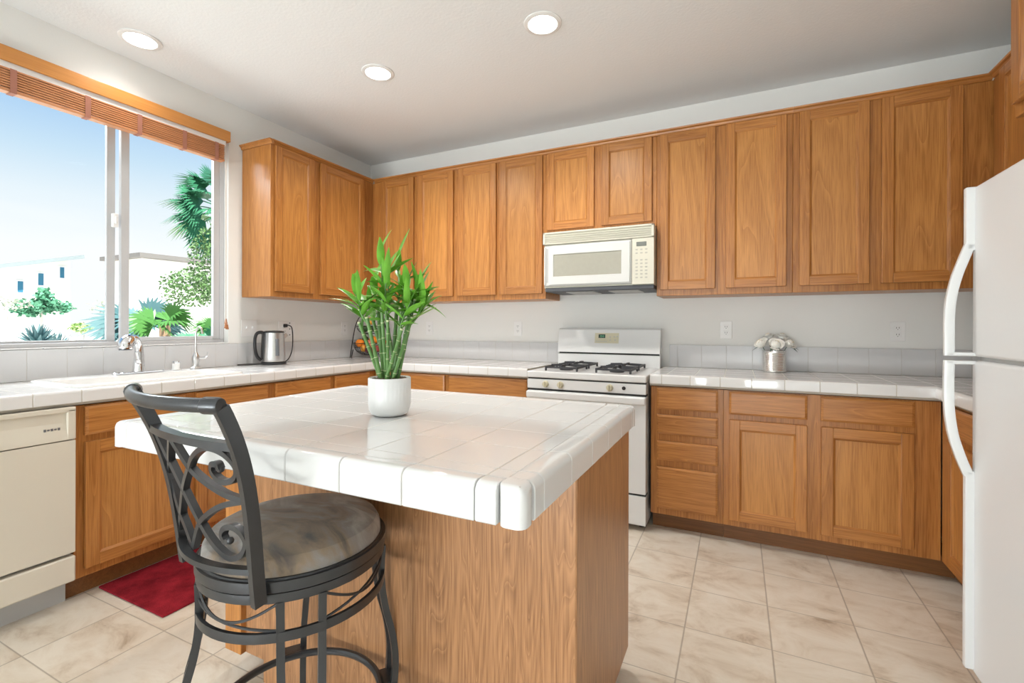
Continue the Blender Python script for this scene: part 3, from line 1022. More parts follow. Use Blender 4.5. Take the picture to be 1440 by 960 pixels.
plate('far', 0.69, 1.177, 0.072, 0.116, 'white wall outlet behind the plant leaves', 'o', 'outlet')
plate('far', 1.559, 1.177, 0.072, 0.116, 'white wall outlet just left of the stove', 'o', 'outlet')
plate('far', 3.096, 1.174, 0.072, 0.116, 'white wall outlet between the stove and the flower tin', 'o', 'outlet')
plate('far', 4.010, 1.170, 0.072, 0.116, 'white wall outlet right of the flower tin', 'o', 'outlet')
plate('left', -0.328, 1.175, 0.072, 0.116, 'white wall outlet left of the fruit basket', 'o', 'outlet')
plate('left', -1.236, 1.175, 0.118, 0.118, 'double white switch plate between the window and the kettle', 'ss', 'switch')
plate('left', -0.922, 1.170, 0.150, 0.118, 'wide white outlet plate with the black kettle plug', 'ob', 'outlet')

# ------------------------------------------------------------------ kettle
kx, ky = 0.135, -1.138
t = thing('electric_kettle', 'brushed steel electric kettle with black handle', 'kettle', (kx, ky, CT))
MB().lathe([(0.0, 0.001), (0.082, 0.001), (0.084, 0.006), (0.082, 0.016), (0.070, 0.020), (0, 0.020)], (kx, ky, CT), 36).build('power_base', BLACKPL, t)
MB().lathe([(0, 0.021), (0.075, 0.021), (0.079, 0.03), (0.078, 0.06), (0.073, 0.15), (0.068, 0.228), (0.0, 0.228)], (kx, ky, CT), 40).build('jug', NICKEL, t)
m = MB()
m.lathe([(0, 0.229), (0.069, 0.229), (0.067, 0.238), (0.05, 0.243), (0, 0.245)], (kx, ky, CT), 36)
m.build('lid', BLACKPL, t)
hd = V(-0.35, -0.94, 0).normalized()
m = MB()
bpt = lambda d, z: V(kx, ky, CT) + hd * d + V(0, 0, z)
m.sweep(spl([bpt(0.062, 0.222), bpt(0.085, 0.232), bpt(0.112, 0.222), bpt(0.124, 0.18), bpt(0.122, 0.11), bpt(0.108, 0.06), bpt(0.084, 0.034)], 6),
        [(0.013 * math.cos(2 * PI * k / 12), 0.010 * math.sin(2 * PI * k / 12)) for k in range(12)], None)
m.box(0, 0, 0, 0, 0, 0) if False else None
m.sweep([bpt(0.0765, 0.04), bpt(0.0755, 0.12), bpt(0.070, 0.225)], [(0.016, 0.005), (-0.016, 0.005), (-0.016, -0.006), (0.016, -0.006)], tuple(hd))
m.build('handle', BLACKPL, t)
g = V(0.86, -0.5, 0).normalized()
g2 = V(0.94, -0.33, 0).normalized()
m = MB()
m.sweep([V(kx, ky, CT) + g2 * d + V(0, 0, z) for d, z in ((0.0775, 0.065), (0.0755, 0.12), (0.0715, 0.185))],
        [(0.013 * math.cos(2 * PI * k / 12), 0.005 * math.sin(2 * PI * k / 12)) for k in range(12)], tuple(g2))
m.build('water_gauge', GREYMET, t)
m = MB()
m.sweep([V(kx, ky, CT) - hd * d + V(0, 0, z) for d, z in ((0.06, 0.20), (0.082, 0.222))], [(0.02, 0.006), (-0.02, 0.006), (-0.014, -0.02), (0.014, -0.02)], (0, 0, 1))
m.build('spout', NICKEL, t)
m = MB()
m.tube(spl([(0.018, -0.945, 1.196), (0.036, -0.935, 1.198), (0.048, -0.915, 1.18), (0.048, -0.905, 1.10), (0.05, -0.915, 1.0), (0.06, -0.96, 0.935), (0.08, -1.04, 0.921),
            (0.085, -1.07, 0.921)], 7), 0.004, 8)
m.tube(spl([(0.10, -1.205, 0.921), (0.075, -1.26, 0.921), (0.06, -1.31, 0.921), (0.045, -1.345, 0.921), (0.03, -1.33, 0.921), (0.035, -1.28, 0.921), (0.06, -1.22, 0.921), (0.10, -1.19, 0.9215)], 6), 0.0042, 8)
c_ = m.build('power_cord', BLACKPL, t)
MB().box(0.0085, 0.026, -0.962, -0.930, 1.183, 1.209, 0.006, 2).build('plug', BLACKPL, c_)

# ------------------------------------------------------------------ fruit basket
bx_, by_ = 0.205, -0.215
t = thing('fruit_basket', 'two-tier black wire fruit basket in the worktop corner', 'basket', (bx_, by_, CT))
bd = V(1, 1, 0).normalized()    # frame spreads along this, facing the room diagonal
bs = V(0.7, 0.72, 0).normalized()
ff = V(0.72, -0.7, 0).normalized()
ctr = V(bx_, by_, 0)
m = MB()
P = lambda s, d, z: ctr + bs * s + ff * d + V(0, 0, z)
arch = spl([P(-0.175, 0.05, CT + 0.004), P(-0.155, 0.0, 1.06), P(-0.128, -0.03, 1.20), P(-0.085, -0.04, 1.285), P(0.0, -0.045, 1.322), P(0.085, -0.04, 1.285), P(0.128, -0.03, 1.20),
            P(0.155, 0.0, 1.06), P(0.175, 0.05, CT + 0.004)], 8)
m.tube(arch, 0.0042, 8)
m.tube(spl([P(-0.15, 0.0, 0.985), P(-0.16, -0.09, CT + 0.004)], 4), 0.004, 8)
m.tube(spl([P(0.15, 0.0, 0.985), P(0.16, -0.09, CT + 0.004)], 4), 0.004, 8)
m.build('stand', WIRE, t)


def wire_bowl(c, R, z_rim, depth):
    m = MB()
    n = 5
    for i in range(n):
        a = i / (n - 1) * PI / 2 * 0.98
        rr, zz = R * math.cos(a * 0.82), z_rim - depth * math.sin(a)
        m.tube(circ((c.x, c.y), rr, zz, 32), 0.0035 if i == 0 else 0.0018, 6, True)
    for k in range(18):
        th = 2 * PI * k / 18
        pts = []
        for i in range(7):
            a = i / 6 * PI / 2 * 0.98
            pts.append(V(c.x + R * math.cos(a * 0.82) * math.cos(th), c.y + R * math.cos(a * 0.82) * math.sin(th), z_rim - depth * math.sin(a)))
        m.tube(pts, 0.0016, 5)
    base_r = R * math.cos(PI / 2 * 0.98 * 0.82)
    m.lathe([(0, 0), (base_r, 0), (base_r, 0.003), (0, 0.003)], (c.x, c.y, z_rim - depth - 0.001), 24)
    return m


cl = ctr + ff * 0.02
cu = ctr + ff * -0.005
wire_bowl(cl, 0.148, 1.045, 0.105).build('lower_bowl', WIRE, t)
wire_bowl(cu, 0.122, 1.195, 0.070).build('upper_bowl', WIRE, t)


def fruit(name, mat, loc, r, lab, cat, sc=(1, 1, 1), stem=True):
    m = MB()
    prof = []
    for i in range(13):
        a = -PI / 2 + PI * i / 12
        dip = 0.10 * math.exp(-((i - 12) / 1.6) ** 2) + 0.05 * math.exp(-(i / 1.4) ** 2)
        prof.append((r * math.cos(a) * sc[0], r * sc[2] * (math.sin(a) * (1 - dip))))
    t = thing(name, lab, cat, (loc[0], loc[1], loc[2] - r * sc[2]), 'fruit in the wire basket')
    m.lathe(prof, loc, 20)
    m.build('flesh', mat, t, angle=1.2)
    if stem:
        top = loc[2] + r * sc[2] * 0.89
        MB().tube([(loc[0], loc[1], top - 0.003), (loc[0] + 0.002, loc[1], top + 0.007)], 0.0025, 6).build('stem', TRUNK, t)
    return t


def bl(s, d, z, c=cl):
    q = c + bs * s + ff * d
    return (q.x, q.y, z)


fruit('orange', RIND, bl(-0.095, 0.035, 1.046), 0.036, 'orange at the left end of the lower wire bowl', 'orange')
fruit('orange', RIND, bl(0.02, 0.0, 1.068), 0.040, 'large orange high in the lower bowl, beside the plant stalks', 'orange')
fruit('orange', RIND, bl(0.095, 0.02, 1.050), 0.037, 'orange low at the right of the lower bowl, seen between plant stalks', 'orange')
fruit('avocado', GREENF, bl(-0.045, -0.04, 1.066), 0.036, 'dark green avocado at the back of the lower bowl', 'avocado', (0.85, 1, 1.15))
fruit('apple', PEACH, bl(-0.018, 0.085, 1.042), 0.034, 'pink apple at the front of the lower bowl', 'apple')
fruit('plum', PLUM, bl(-0.025, 0.072, 0.986), 0.030, 'dark plum under the pink apple', 'plum')
fruit('apple', APPLE, bl(-0.005, 0.02, 0.979), 0.033, 'red apple at the very bottom of the lower bowl', 'apple')
fruit('mango', YELLOWF, bl(-0.066, 0.045, 1.002), 0.029, 'yellow mango below the leftmost orange', 'mango', (0.9, 1, 1.2))
fruit('apple', APPLE, bl(0.052, 0.06, 0.996), 0.032, 'red apple behind the plant stalks in the lower bowl', 'apple')
fruit('mango', YELLOWF, bl(0.0, 0.022, 1.240, cu), 0.038, 'orange mango topping the upper wire bowl', 'mango', (1.0, 1, 0.95))
fruit('lime', GREENF, bl(-0.055, 0.02, 1.168, cu), 0.031, 'dark green lime at the left of the upper bowl', 'lime', (1, 1, 0.9))
fruit('lime', GREENF, bl(0.015, 0.072, 1.171, cu), 0.030, 'dark green lime at the front of the upper bowl', 'lime', (1, 1, 0.9))

# ------------------------------------------------------------------ dishwasher
DX = 0.640
d0, d1 = -3.066, -2.463
t = thing('dishwasher', 'bisque built-in dishwasher at the left edge of the photo', 'dishwasher', (0.3, -2.76, 0))
MB().box(0.02, 0.60, d0 + 0.003, d1 - 0.003, 0.108, 0.846).build('tub', GREYPL, t)
MB().box(0.02, 0.545, d0 + 0.003, d1 + 0.001, 0.0, 0.106).build('toe_panel', GREYPL, t)
MB().box(0.602, DX - 0.002, d0, d1, 0.232, 0.708, 0.004, 2).build('door', BISQUE, t)
MB().box(0.602, DX, d0, d1 + 0.001, 0.110, 0.219, 0.008, 3).build('access_panel', BISQUE, t)
m = MB()
m.box(0.602, DX - 0.012, d0, d1, 0.711, 0.848, 0.004, 2)
m.box(DX - 0.014, DX, d0, d1, 0.826, 0.8485, 0.005, 3)
m.box(DX - 0.014, DX, d1 - 0.03, d1, 0.711, 0.84, 0.005, 3)
m.box(DX - 0.014, DX, d0, d0 + 0.03, 0.711, 0.84, 0.005, 3)
m.rings([[V(DX - 0.013, y, 0.79), V(DX - 0.002, y, 0.735), V(DX - 0.001, y, 0.712), V(DX - 0.013, y, 0.712)] for y in (d0 + 0.028, d1 - 0.028)], False, True)
cp = m.build('control_panel', BISQUE, t)
m = MB()
for k in range(5):
    m.box(DX - 0.0090, DX - 0.0055, -2.565 + k * 0.011, -2.558 + k * 0.011, 0.757 + (0.002 if k % 2 else 0), 0.764 + (0.001 if k % 2 else 0.003))
m.build('badge', GREYMET, cp)

# ------------------------------------------------------------------ stove
SX0, SX1, SF = 1.934, 2.690, 0.665
t = thing('gas_range', 'white gas stove with raised back panel between the worktops', 'stove', ((SX0 + SX1) / 2, -0.35, 0))
MB().box(SX0 + 0.004, SX1 - 0.004, -0.62, -0.03, 0.03, 0.865).build('body', WHITE, t)
m = MB()
for x in (SX0 + 0.04, SX1 - 0.04):
    for y in (-0.58, -0.08):
        m.lathe([(0.02, 0), (0.02, 0.02), (0.012, 0.031), (0, 0.031)], (x, y, 0.0), 14)
m.build('levelling_feet', BLACK, t)
m = MB()
m.box(SX0, SX1, -SF - 0.01, -0.07, 0.866, 0.908, 0.008, 3)
for cx_ in (2.145, 2.48):
    for cy_ in (-0.50, -0.235):
        m.lathe([(0.045, 0.0), (0.045, 0.010), (0.03, 0.016), (0, 0.016)], (cx_, cy_, 0.907), 24, 1)
m.build('cooktop', [WHITE, GRATE], t)
for gi, cx_ in enumerate((2.145, 2.48)):
    for cy_ in (-0.50, -0.235):
        m = MB()
        z = 0.936
        hx, hy = 0.105, 0.105
        for (a, b) in (((-hx, -hy), (hx, -hy)), ((hx, -hy), (hx, hy)), ((hx, hy), (-hx, hy)), ((-hx, hy), (-hx, -hy))):
            m.sweep([V(cx_ + a[0], cy_ + a[1], z - 0.006), V(cx_ + b[0], cy_ + b[1], z - 0.006)], [(0.005, 0.006), (-0.005, 0.006), (-0.005, -0.006), (0.005, -0.006)], (0, 0, 1))
        for (a, b) in (((-hx, 0), (-0.028, 0)), ((hx, 0), (0.028, 0)), ((0, -hy), (0, -0.028)), ((0, hy), (0, 0.028))):
            m.sweep([V(cx_ + a[0], cy_ + a[1], z), V(cx_ + b[0], cy_ + b[1], z + 0.003)], [(0.0045, 0.008), (-0.0045, 0.008), (-0.0045, -0.008), (0.0045, -0.008)], (0, 0, 1))
        for a in (-1, 1):
            for b in (-1, 1):
                m.box(cx_ + a * hx - 0.006, cx_ + a * hx + 0.006, cy_ + b * hy - 0.006, cy_ + b * hy + 0.006, 0.908, z + 0.001, 0.002, 1)
        m.build('burner_grate', GRATE, t)
# backguard
pr = [(-0.016, 0.87), (-0.016, 1.165), (-0.03, 1.182), (-0.062, 1.184), (-0.078, 1.172), (-0.105, 1.03), (-0.108, 1.006), (-0.085, 1.004), (-0.085, 0.995), (-0.098, 0.992), (-0.10, 0.907), (-0.10, 0.87)]
m = MB()
m.rings([[V(x, a, b) for a, b in pr] for x in (SX0 + 0.006, SX1 - 0.006)], False, True)
m.box(SX0 + 0.012, SX1 - 0.012, -0.0875, -0.086, 0.995, 1.004, 0, 1, 1)
bgd = m.build('back_panel', [WHITE, DARK], t, angle=0.4)


def on_bg(z, e=0.0):   # outer surface of the sloped back panel
    return -(0.078 + (1.172 - z) / (1.172 - 1.03) * 0.027) - e


def slope_plate(x0, x1, z0, z1, th, mat, name, parent):
    m = MB()
    m.rings([[V(x, on_bg(z0, -0.004), z0), V(x, on_bg(z0, th), z0), V(x, on_bg(z1, th), z1), V(x, on_bg(z1, -0.004), z1)] for x in (x0, x1)], False, True)
    return m.build(name, mat, parent)


ck = slope_plate(2.222, 2.397, 1.075, 1.148, 0.0015, PANEL_CREAM, 'clock_panel', bgd)
slope_plate(2.249, 2.299, 1.112, 1.139, 0.0025, LCD, 'display', bgd)
m = MB()
for (x, z) in ((2.262, 1.128), (2.262, 1.120), (2.270, 1.128), (2.278, 1.124), (2.270, 1.119), (2.284, 1.128), (2.284, 1.119)):
    m.box(x, x + 0.005, on_bg(z, 0.0032), on_bg(z, 0.0022), z, z + 0.003)
m.build('digits', DIGIT, bgd)
m = MB()
for k in range(6):
    m.box(2.232 + k * 0.014, 2.241 + k * 0.014, on_bg(1.088, 0.0035), on_bg(1.088, 0.001), 1.085, 1.091)
for (x, z) in ((2.365, 1.122), (2.386, 1.124), (2.372, 1.098), (2.335, 1.12), (2.335, 1.098)):
    m.box(x - 0.005, x + 0.005, on_bg(z, 0.0035), on_bg(z, 0.001), z - 0.004, z + 0.004)
m.build('buttons', GREYPL, bgd)
# manifold panel with knobs
m = MB().box(SX0 + 0.002, SX1 - 0.002, -SF - 0.005, -0.60, 0.797, 0.858, 0.005, 2)
mf = m.build('control_panel', WHITE, t)
MB().box(SX0 + 0.006, SX1 - 0.006, -SF + 0.004, -0.6, 0.858, 0.866).build('seam', DARK, t)
for x in (2.065, 2.164, 2.476):
    m = MB()
    rings = []
    for (r, y) in ((0.021, 0.0), (0.021, 0.006), (0.017, 0.012), (0.015, 0.024), (0.0, 0.025)):
        rings.append([V(x + max(r, 1e-5) * math.cos(a * PI / 12), -SF - 0.0045 - y, 0.828 + max(r, 1e-5) * math.sin(a * PI / 12)) for a in range(24)])
    m.rings(rings, False, True)
    m.box(x - 0.0035, x + 0.0035, -SF - 0.036, -SF - 0.015, 0.828 - 0.018, 0.828 + 0.018, 0.002, 1)
    m.build('knob', PANEL_CREAM, mf)
m = MB()
m.rings([[V(2.56 + r * math.cos(a * PI / 8), -SF - 0.0045 - y, 0.830 + r * math.sin(a * PI / 8)) for a in range(16)] for r, y in ((0.011, 0), (0.011, 0.006), (0.006, 0.007))], False, True)
m.build('knob_stem', BLACK, mf)
# oven door with handle ledge
MB().box(SX0 + 0.003, SX1 - 0.003, -SF + 0.003, -0.6, 0.786, 0.797).build('seam', DARK, t)
dm = MB().box(SX0 + 0.002, SX1 - 0.002, -SF - 0.008, -0.622, 0.216, 0.785, 0.006, 2)
od = dm.build('oven_door', WHITE, t)
m = MB().box(SX0 + 0.002, SX1 - 0.002, -SF - 0.030, -SF - 0.006, 0.738, 0.783, 0.010, 3)
m.build('handle', WHITE, od)
MB().box(SX0 + 0.12, SX1 - 0.12, -SF - 0.0095, -SF - 0.006, 0.38, 0.64, 0.002, 1).build('oven_window', GLASSDARK, od)
MB().box(SX0 + 0.003, SX1 - 0.003, -SF + 0.003, -0.6, 0.206, 0.216).build('seam', DARK, t)
MB().box(SX0 + 0.002, SX1 - 0.002, -SF - 0.006, -0.622, 0.034, 0.205, 0.006, 2).build('storage_drawer', WHITE, t)

# ------------------------------------------------------------------ microwave
MX0, MX1, MF_ = 1.932, 2.688, 0.392
t = thing('microwave_oven', 'bisque over-the-range microwave hung above the stove', 'microwave', ((MX0 + MX1) / 2, -0.2, 1.44))
MB().box(MX0 + 0.002, MX1 - 0.002, -0.372, -0.004, 1.462, 1.848, 0.003, 1).build('case', BISQUE2, t)
m = MB()
m.box(MX0 + 0.012, MX1 - 0.002, -MF_ + 0.01, -0.02, 1.436, 1.4625, 0.004, 1)
m.build('underside', plain('microwave_underside', (0.07, 0.075, 0.085), 0.55), t)
m = MB()
m.box(MX0, MX1, -0.385, -0.36, 1.764, 1.849, 0.003, 1)
m.box(MX0, MX1, -0.398, -0.38, 1.836, 1.849, 0.003, 1)
m.box(MX0, MX1, -0.398, -0.38, 1.764, 1.774, 0.003, 1)
m.box(MX0, MX0 + 0.018, -0.398, -0.38, 1.764, 1.849, 0.003, 1)
m.box(MX1 - 0.018, MX1, -0.398, -0.38, 1.764, 1.849, 0.003, 1)
for k in range(4):
    z = 1.783 + k * 0.0135
    m.rings([[V(x, -0.386, z), V(x, -0.397, z - 0.002), V(x, -0.397, z + 0.003), V(x, -0.386, z + 0.008)] for x in (MX0 + 0.017, MX1 - 0.017)], False, True)
m.build('vent_grille', BISQUE2, t)
m = MB()
m.box(1.940, 2.546, -0.392, -0.370, 1.474, 1.757, 0.008, 3)
m.box(1.978, 2.538, -0.402, -0.39, 1.690, 1.748, 0.006, 2)
m.box(1.978, 2.538, -0.402, -0.39, 1.482, 1.540, 0.006, 2)
m.box(1.978, 2.012, -0.402, -0.39, 1.53, 1.70, 0.004, 2)
m.box(2.482, 2.538, -0.402, -0.39, 1.53, 1.70, 0.004, 2)
m.box(1.942, 1.955, -0.402, -0.39, 1.482, 1.748, 0.005, 2)
dr_ = m.build('door', plain('microwave_door_white', (0.64, 0.645, 0.625), 0.3), t)
MB().box(2.011, 2.483, -0.395, -0.391, 1.539, 1.691).build('door_window', GLASSDARK, dr_)
MB().box(1.957, 1.972, -0.393, -0.3905, 1.50, 1.735).build('handle_recess', GREYPL, dr_)
m = MB().box(2.549, 2.688, -0.396, -0.370, 1.466, 1.762, 0.005, 2)
cp = m.build('control_panel', BISQUE2, t)
MB().box(2.578, 2.641, -0.3985, -0.395, 1.710, 1.738, 0.001, 1).build('display', LCDGREY, cp)
m = MB()
for r in range(9):
    for c in range(3):
        z = 1.690 - r * 0.0225
        if r in (2,): continue
        m.box(2.572 + c * 0.030, 2.587 + c * 0.030, -0.3972, -0.395, z - 0.005, z + 0.004, 0.001, 1)
m.build('keypad', plain('keypad_grey', (0.47, 0.46, 0.40), 0.5), cp)
m = MB()
for (a, b) in ((2.08, 2.28), (2.38, 2.58)):
    m.box(a, b, -0.33, -0.12, 1.431, 1.4365, 0.002, 1)
m.build('grease_filter', GREYPL, t)

# ------------------------------------------------------------------ refrigerator
RX = 3.852
RY0, RY1 = -2.20, -1.430
t = thing('refrigerator', 'large white top-freezer refrigerator at the right edge', 'refrigerator', (4.2, -1.83, 0))
m = MB()
m.box(RX + 0.075, 4.60, RY0 + 0.004, RY1 - 0.004, 0.03, 1.640, 0.01, 2)
m.build('cabinet_body', FRIDGE, t)
MB().box(RX + 0.05, RX + 0.09, RY0 + 0.01, RY1 - 0.01, 0.012, 0.072, 0.004, 1).build('toe_grille', GREYMET, t)
m = MB()
for x in (RX + 0.12, 4.52):
    for y in (RY0 + 0.06, RY1 - 0.06):
        m.lathe([(0.02, 0), (0.02, 0.031), (0, 0.031)], (x, y, 0.0), 12)
m.build('feet', BLACK, t)


def fridge_door(z0, z1, name):
    m = MB()
    m.box(RX, RX + 0.070, RY0, RY1, z0, z1, 0.012, 4)
    return m.build(name, FRIDGE, t)


fz = fridge_door(1.098, 1.648, 'freezer_door')
fd = fridge_door(0.078, 1.086, 'fridge_door')
MB().box(RX + 0.02, RX + 0.074, RY0 + 0.008, RY1 - 0.008, 1.086, 1.098).build('gasket', GREYPL, t)
hp = [(0.010, 0.012), (-0.010, 0.012), (-0.013, 0.006), (-0.013, -0.008), (-0.008, -0.011), (0.008, -0.011), (0.013, -0.008), (0.013, 0.006)]
hy = RY1 - 0.0135


def handle(zs, parent, strip):
    m = MB()
    m.sweep(spl([(RX - x, hy, z) for x, z in zs], 7), [(a * 1.0, b * 1.0) for a, b in hp], (0, 1, 0))
    m.box(RX - 0.022, RX + 0.012, hy - 0.011, hy + 0.0125, strip[0], strip[1], 0.005, 2)
    return m.build('handle', WHITE, parent)


handle([(0.010, 1.46), (0.020, 1.43), (0.042, 1.36), (0.056, 1.29), (0.061, 1.22), (0.061, 1.10)], fz, (1.44, 1.646))
handle([(0.061, 1.084), (0.062, 1.00), (0.060, 0.92), (0.050, 0.84), (0.030, 0.765), (0.012, 0.715)], fd, (0.09, 0.73))
m = MB().box(RX - 0.072, RX + 0.01, hy - 0.011, hy + 0.011, 1.099, 1.112, 0.004, 2)
m.build('handle_mount', WHITE, fz)
m = MB().box(RX - 0.072, RX + 0.01, hy - 0.011, hy + 0.011, 1.072, 1.085, 0.004, 2)
m.build('handle_mount', WHITE, fd)

# ------------------------------------------------------------------ island
IX0, IX1, IY0, IY1 = 1.552, 2.842, -2.742, -1.780
t = thing('kitchen_island', 'oak kitchen island with thick white tiled top, centre of the room', 'island', (2.2, -2.2, 0))
LX, RX_, NY, FYI = 1.578, 2.822, -2.402, -1.800
m = MB()
m.box(LX, RX_, NY, FYI, 0.075, 0.846)
m.box(LX + 0.16, RX_ - 0.06, NY + 0.001, FYI - 0.07, 0.0, 0.08)
# corner beads on the near-right edge
m.box(RX_ - 0.085, RX_ + 0.003, NY - 0.003, NY + 0.02, 0.0, 0.845, 0.002, 1, 0)
m.box(RX_ - 0.02, RX_ + 0.005, NY - 0.001, NY + 0.024, 0.075, 0.845, 0.004, 2, 0)
m.build('carcass', [OB, OZ], t)
m = MB().box(LX - 0.01, LX + 0.072, NY - 0.02, NY + 0.03, 0.075, 0.845, 0.002, 1)
m.build('corner_stile', OZ, t)
for (a, b) in ((NY + 0.03, (NY + FYI) / 2 - 0.01), ((NY + FYI) / 2 + 0.01, FYI - 0.03)):
    mm = FB('far')
    th = 0.019
    x1 = LX - 0.001
    mm.box(x1 - th, x1, a, a + 0.05, 0.12, 0.69, 0.004, 2)
    mm.box(x1 - th, x1, b - 0.05, b, 0.12, 0.69, 0.004, 2)
    mm.box(x1 - th, x1, a + 0.05, b - 0.05, 0.12, 0.17, 0.003, 1, 1)
    mm.box(x1 - th, x1, a + 0.05, b - 0.05, 0.64, 0.69, 0.003, 1, 1)
    mm.box(x1 - th + 0.009, x1, a + 0.049, b - 0.049, 0.169, 0.641)
    mm.build('door', [OZ, OY], t)
    MB().box(x1 - th, x1, a, b, 0.715, 0.835, 0.008, 1).build('drawer_front', OY, t)
m = MB()
ZB = 0.848
m.box(IX0 + 0.03, IX1 - 0.03, IY0 + 0.03, IY1 - 0.03, ZB, CT - 0.0008, 0, 1, 1)
IP = 0.1605
# flat field plus narrow border strips at the right
fx0, fx1, fy0, fy1 = IX0 + 0.048, IX1 - 0.052, IY0 + 0.048, IY1 - 0.048
tiles_flat(m, fx0, 2.746, fy0, fy1, IP, IP, 2.746, fy0 + 0.045)
tiles_flat(m, 2.746, fx1, fy0, fy1, 1.0, IP, 2.0, fy0 + 0.045)
KW = dict(z0=ZB - 0.002, depth=0.048, r=0.017)
edge_run(m, 'x', fx0, 2.746, IY0, -1, IP, 2.746, **KW)
edge_run(m, 'x', 2.746, fx1, IY0, -1, 1.0, 0.5, **KW)
edge_run(m, 'x', fx0, fx1, IY1, 1, IP, 2.746, **KW)
edge_run(m, 'y', fy0, fy1, IX0, -1, IP, fy0 + 0.045, **KW)
KW['depth'] = 0.052
edge_run(m, 'y', fy0, fy1, IX1, 1, IP, fy0 + 0.045, **KW)
for (xa, xb, sgx) in ((IX0, fx0, -1), (fx1, IX1, 1)):
    for (ya, yb, sgy) in ((IY0, fy0, -1), (fy1, IY1, 1)):
        x0_, x1_ = xa + GAP / 2 * (sgx > 0), xb - GAP / 2 * (sgx < 0)
        y0_, y1_ = ya + GAP / 2 * (sgy > 0), yb - GAP / 2 * (sgy < 0)
        ox_ = x1_ if sgx > 0 else x0_
        oy_ = y1_ if sgy > 0 else y0_
        m.box(xa + 0.012, xb - 0.012, ya + 0.012, yb - 0.012, ZB, CT + 0.001, 0, 1, 1)
        m.box(x0_, x1_, y0_, y1_, ZB - 0.002, CT + 0.0025, 0.017, 4, 0,
              only=lambda c, ox_=ox_, oy_=oy_: (abs(c.x - ox_) < 1e-4 or abs(c.y - oy_) < 1e-4) and c.z > ZB + 0.003)
m.build('tiled_top', [TILE, GROUT], t)

# ------------------------------------------------------------------ bar stool
SC = V(2.169, -2.630, 0)
t = thing('bar_stool', 'pewter metal swivel bar stool with scrolled back and round suede seat', 'bar stool', tuple(SC))
t.rotation_euler = (0, 0, -0.096)
WLOC[t.name] = V(0, 0, 0)      # parts are modelled in the stool's own frame


def sp_build(m, name, mat):
    for v in m.bm.verts:
        v.co = v.co * 0.965
        v.co.z += 0.0416
    return m.build(name, mat, t)


m = MB()
m.lathe([(0, 0.632), (0.203, 0.632), (0.209, 0.645), (0.207, 0.668), (0.198, 0.684), (0.18, 0.693), (0.14, 0.699), (0.07, 0.702), (0, 0.703)], (0, 0, 0), 64)
seat = sp_build(m, 'seat_cushion', SUEDE)
MB().tube(circ((0, 0), 0.2105 * 0.965, 0.641 * 0.965 + 0.0416, 64), 0.0045, 8, True).build('piping', BLACK, seat)


def band(r, z0, z1, th=0.007):
    return [(r - th, z0), (r, z0), (r + 0.0005, (z0 + z1) / 2), (r, z1), (r - th, z1)]


sp_build(MB().lathe(band(0.222, 0.618, 0.641, 0.018), (0, 0, 0), 64, closed=True).lathe([(0, 0.616), (0.2045, 0.616), (0.2045, 0.631), (0, 0.631)], (0, 0, 0), 48), 'seat_ring', PEWTER)
sp_build(MB().lathe(band(0.219, 0.594, 0.614), (0, 0, 0), 64, closed=True).lathe([(0, 0.592), (0.09, 0.592), (0.09, 0.615), (0, 0.615)], (0, 0, 0), 32)
         .box(-0.213, 0.213, -0.012, 0.012, 0.590, 0.604).box(-0.012, 0.012, -0.213, 0.213, 0.590, 0.604), 'swivel_ring', PEWTER)
sp_build(MB().lathe(band(0.220, 0.510, 0.531, 0.008), (0, 0, 0), 64, closed=True), 'hoop', PEWTER)
sp_build(MB().tube(circ((0, 0), 0.212, 0.200, 64), 0.010, 10, True), 'footrest_ring', PEWTER)
base_a = math.radians(-37) + 0.096
for q in range(4):
    a0 = base_a + q * PI / 2
    m = MB()
    for s in (-1, 1):
        th0 = a0 + s * math.radians(11.5)
        pts = []
        for (r, z, k) in ((0.213, 0.596, 1.0), (0.211, 0.51, 1.0), (0.221, 0.43, 0.93), (0.242, 0.34, 0.78), (0.250, 0.26, 0.66), (0.243, 0.16, 0.62), (0.236, 0.08, 0.62), (0.243, -0.0425, 0.62)):
            th = a0 + s * math.radians(11.5) * k
            pts.append(V(r * math.cos(th), r * math.sin(th), z))
        m.sweep(spl(pts, 5), [(0.0085, 0.0085), (-0.0085, 0.0085), (-0.0085, -0.0085), (0.0085, -0.0085)], (math.cos(a0), math.sin(a0), 0))
    m.sweep([V(math.cos(a0), math.sin(a0), 0) * r + V(0, 0, 0.2) for r in (0.205, 0.255)], [(0.03, 0.006), (-0.03, 0.006), (-0.03, -0.006), (0.03, -0.006)], (0, 0, 1))
    sp_build(m, 'leg', PEWTER)
    # wire swag and slanted wire towards the next leg
    b0, b1 = a0 + math.radians(11), a0 + PI / 2 - math.radians(11)
    m = MB()
    m.tube([V(0.212 * math.cos(b0 + (b1 - b0) * i / 16), 0.212 * math.sin(b0 + (b1 - b0) * i / 16), 0.594 - 0.046 * math.sin(PI * i / 16)) for i in range(17)], 0.0032, 7)
    if q % 2:
        za, zb = 0.531, 0.584
    else:
        za, zb = 0.531, 0.584
    if q == 3:
        za, zb = 0.562, 0.530
    m.tube([V(0.212 * math.cos(b0 + (b1 - b0) * i / 12), 0.212 * math.sin(b0 + (b1 - b0) * i / 12), za + (zb - za) * i / 12) for i in range(13)], 0.0032, 7)
    sp_build(m, 'wire_swag', PEWTER)


# back: surface fitted to the splayed, bowed uprights
def bk(s, z, off=0.0):
    u = (z - 0.8) / 0.24
    hw = 0.160 + 0.019 * u + 0.006 * u * u
    y = -0.211 - 0.036 * u - 0.023 * u * u - 0.017 * u ** 3
    return V(hw * s, y - 0.020 * (1 - s * s) - off, z)


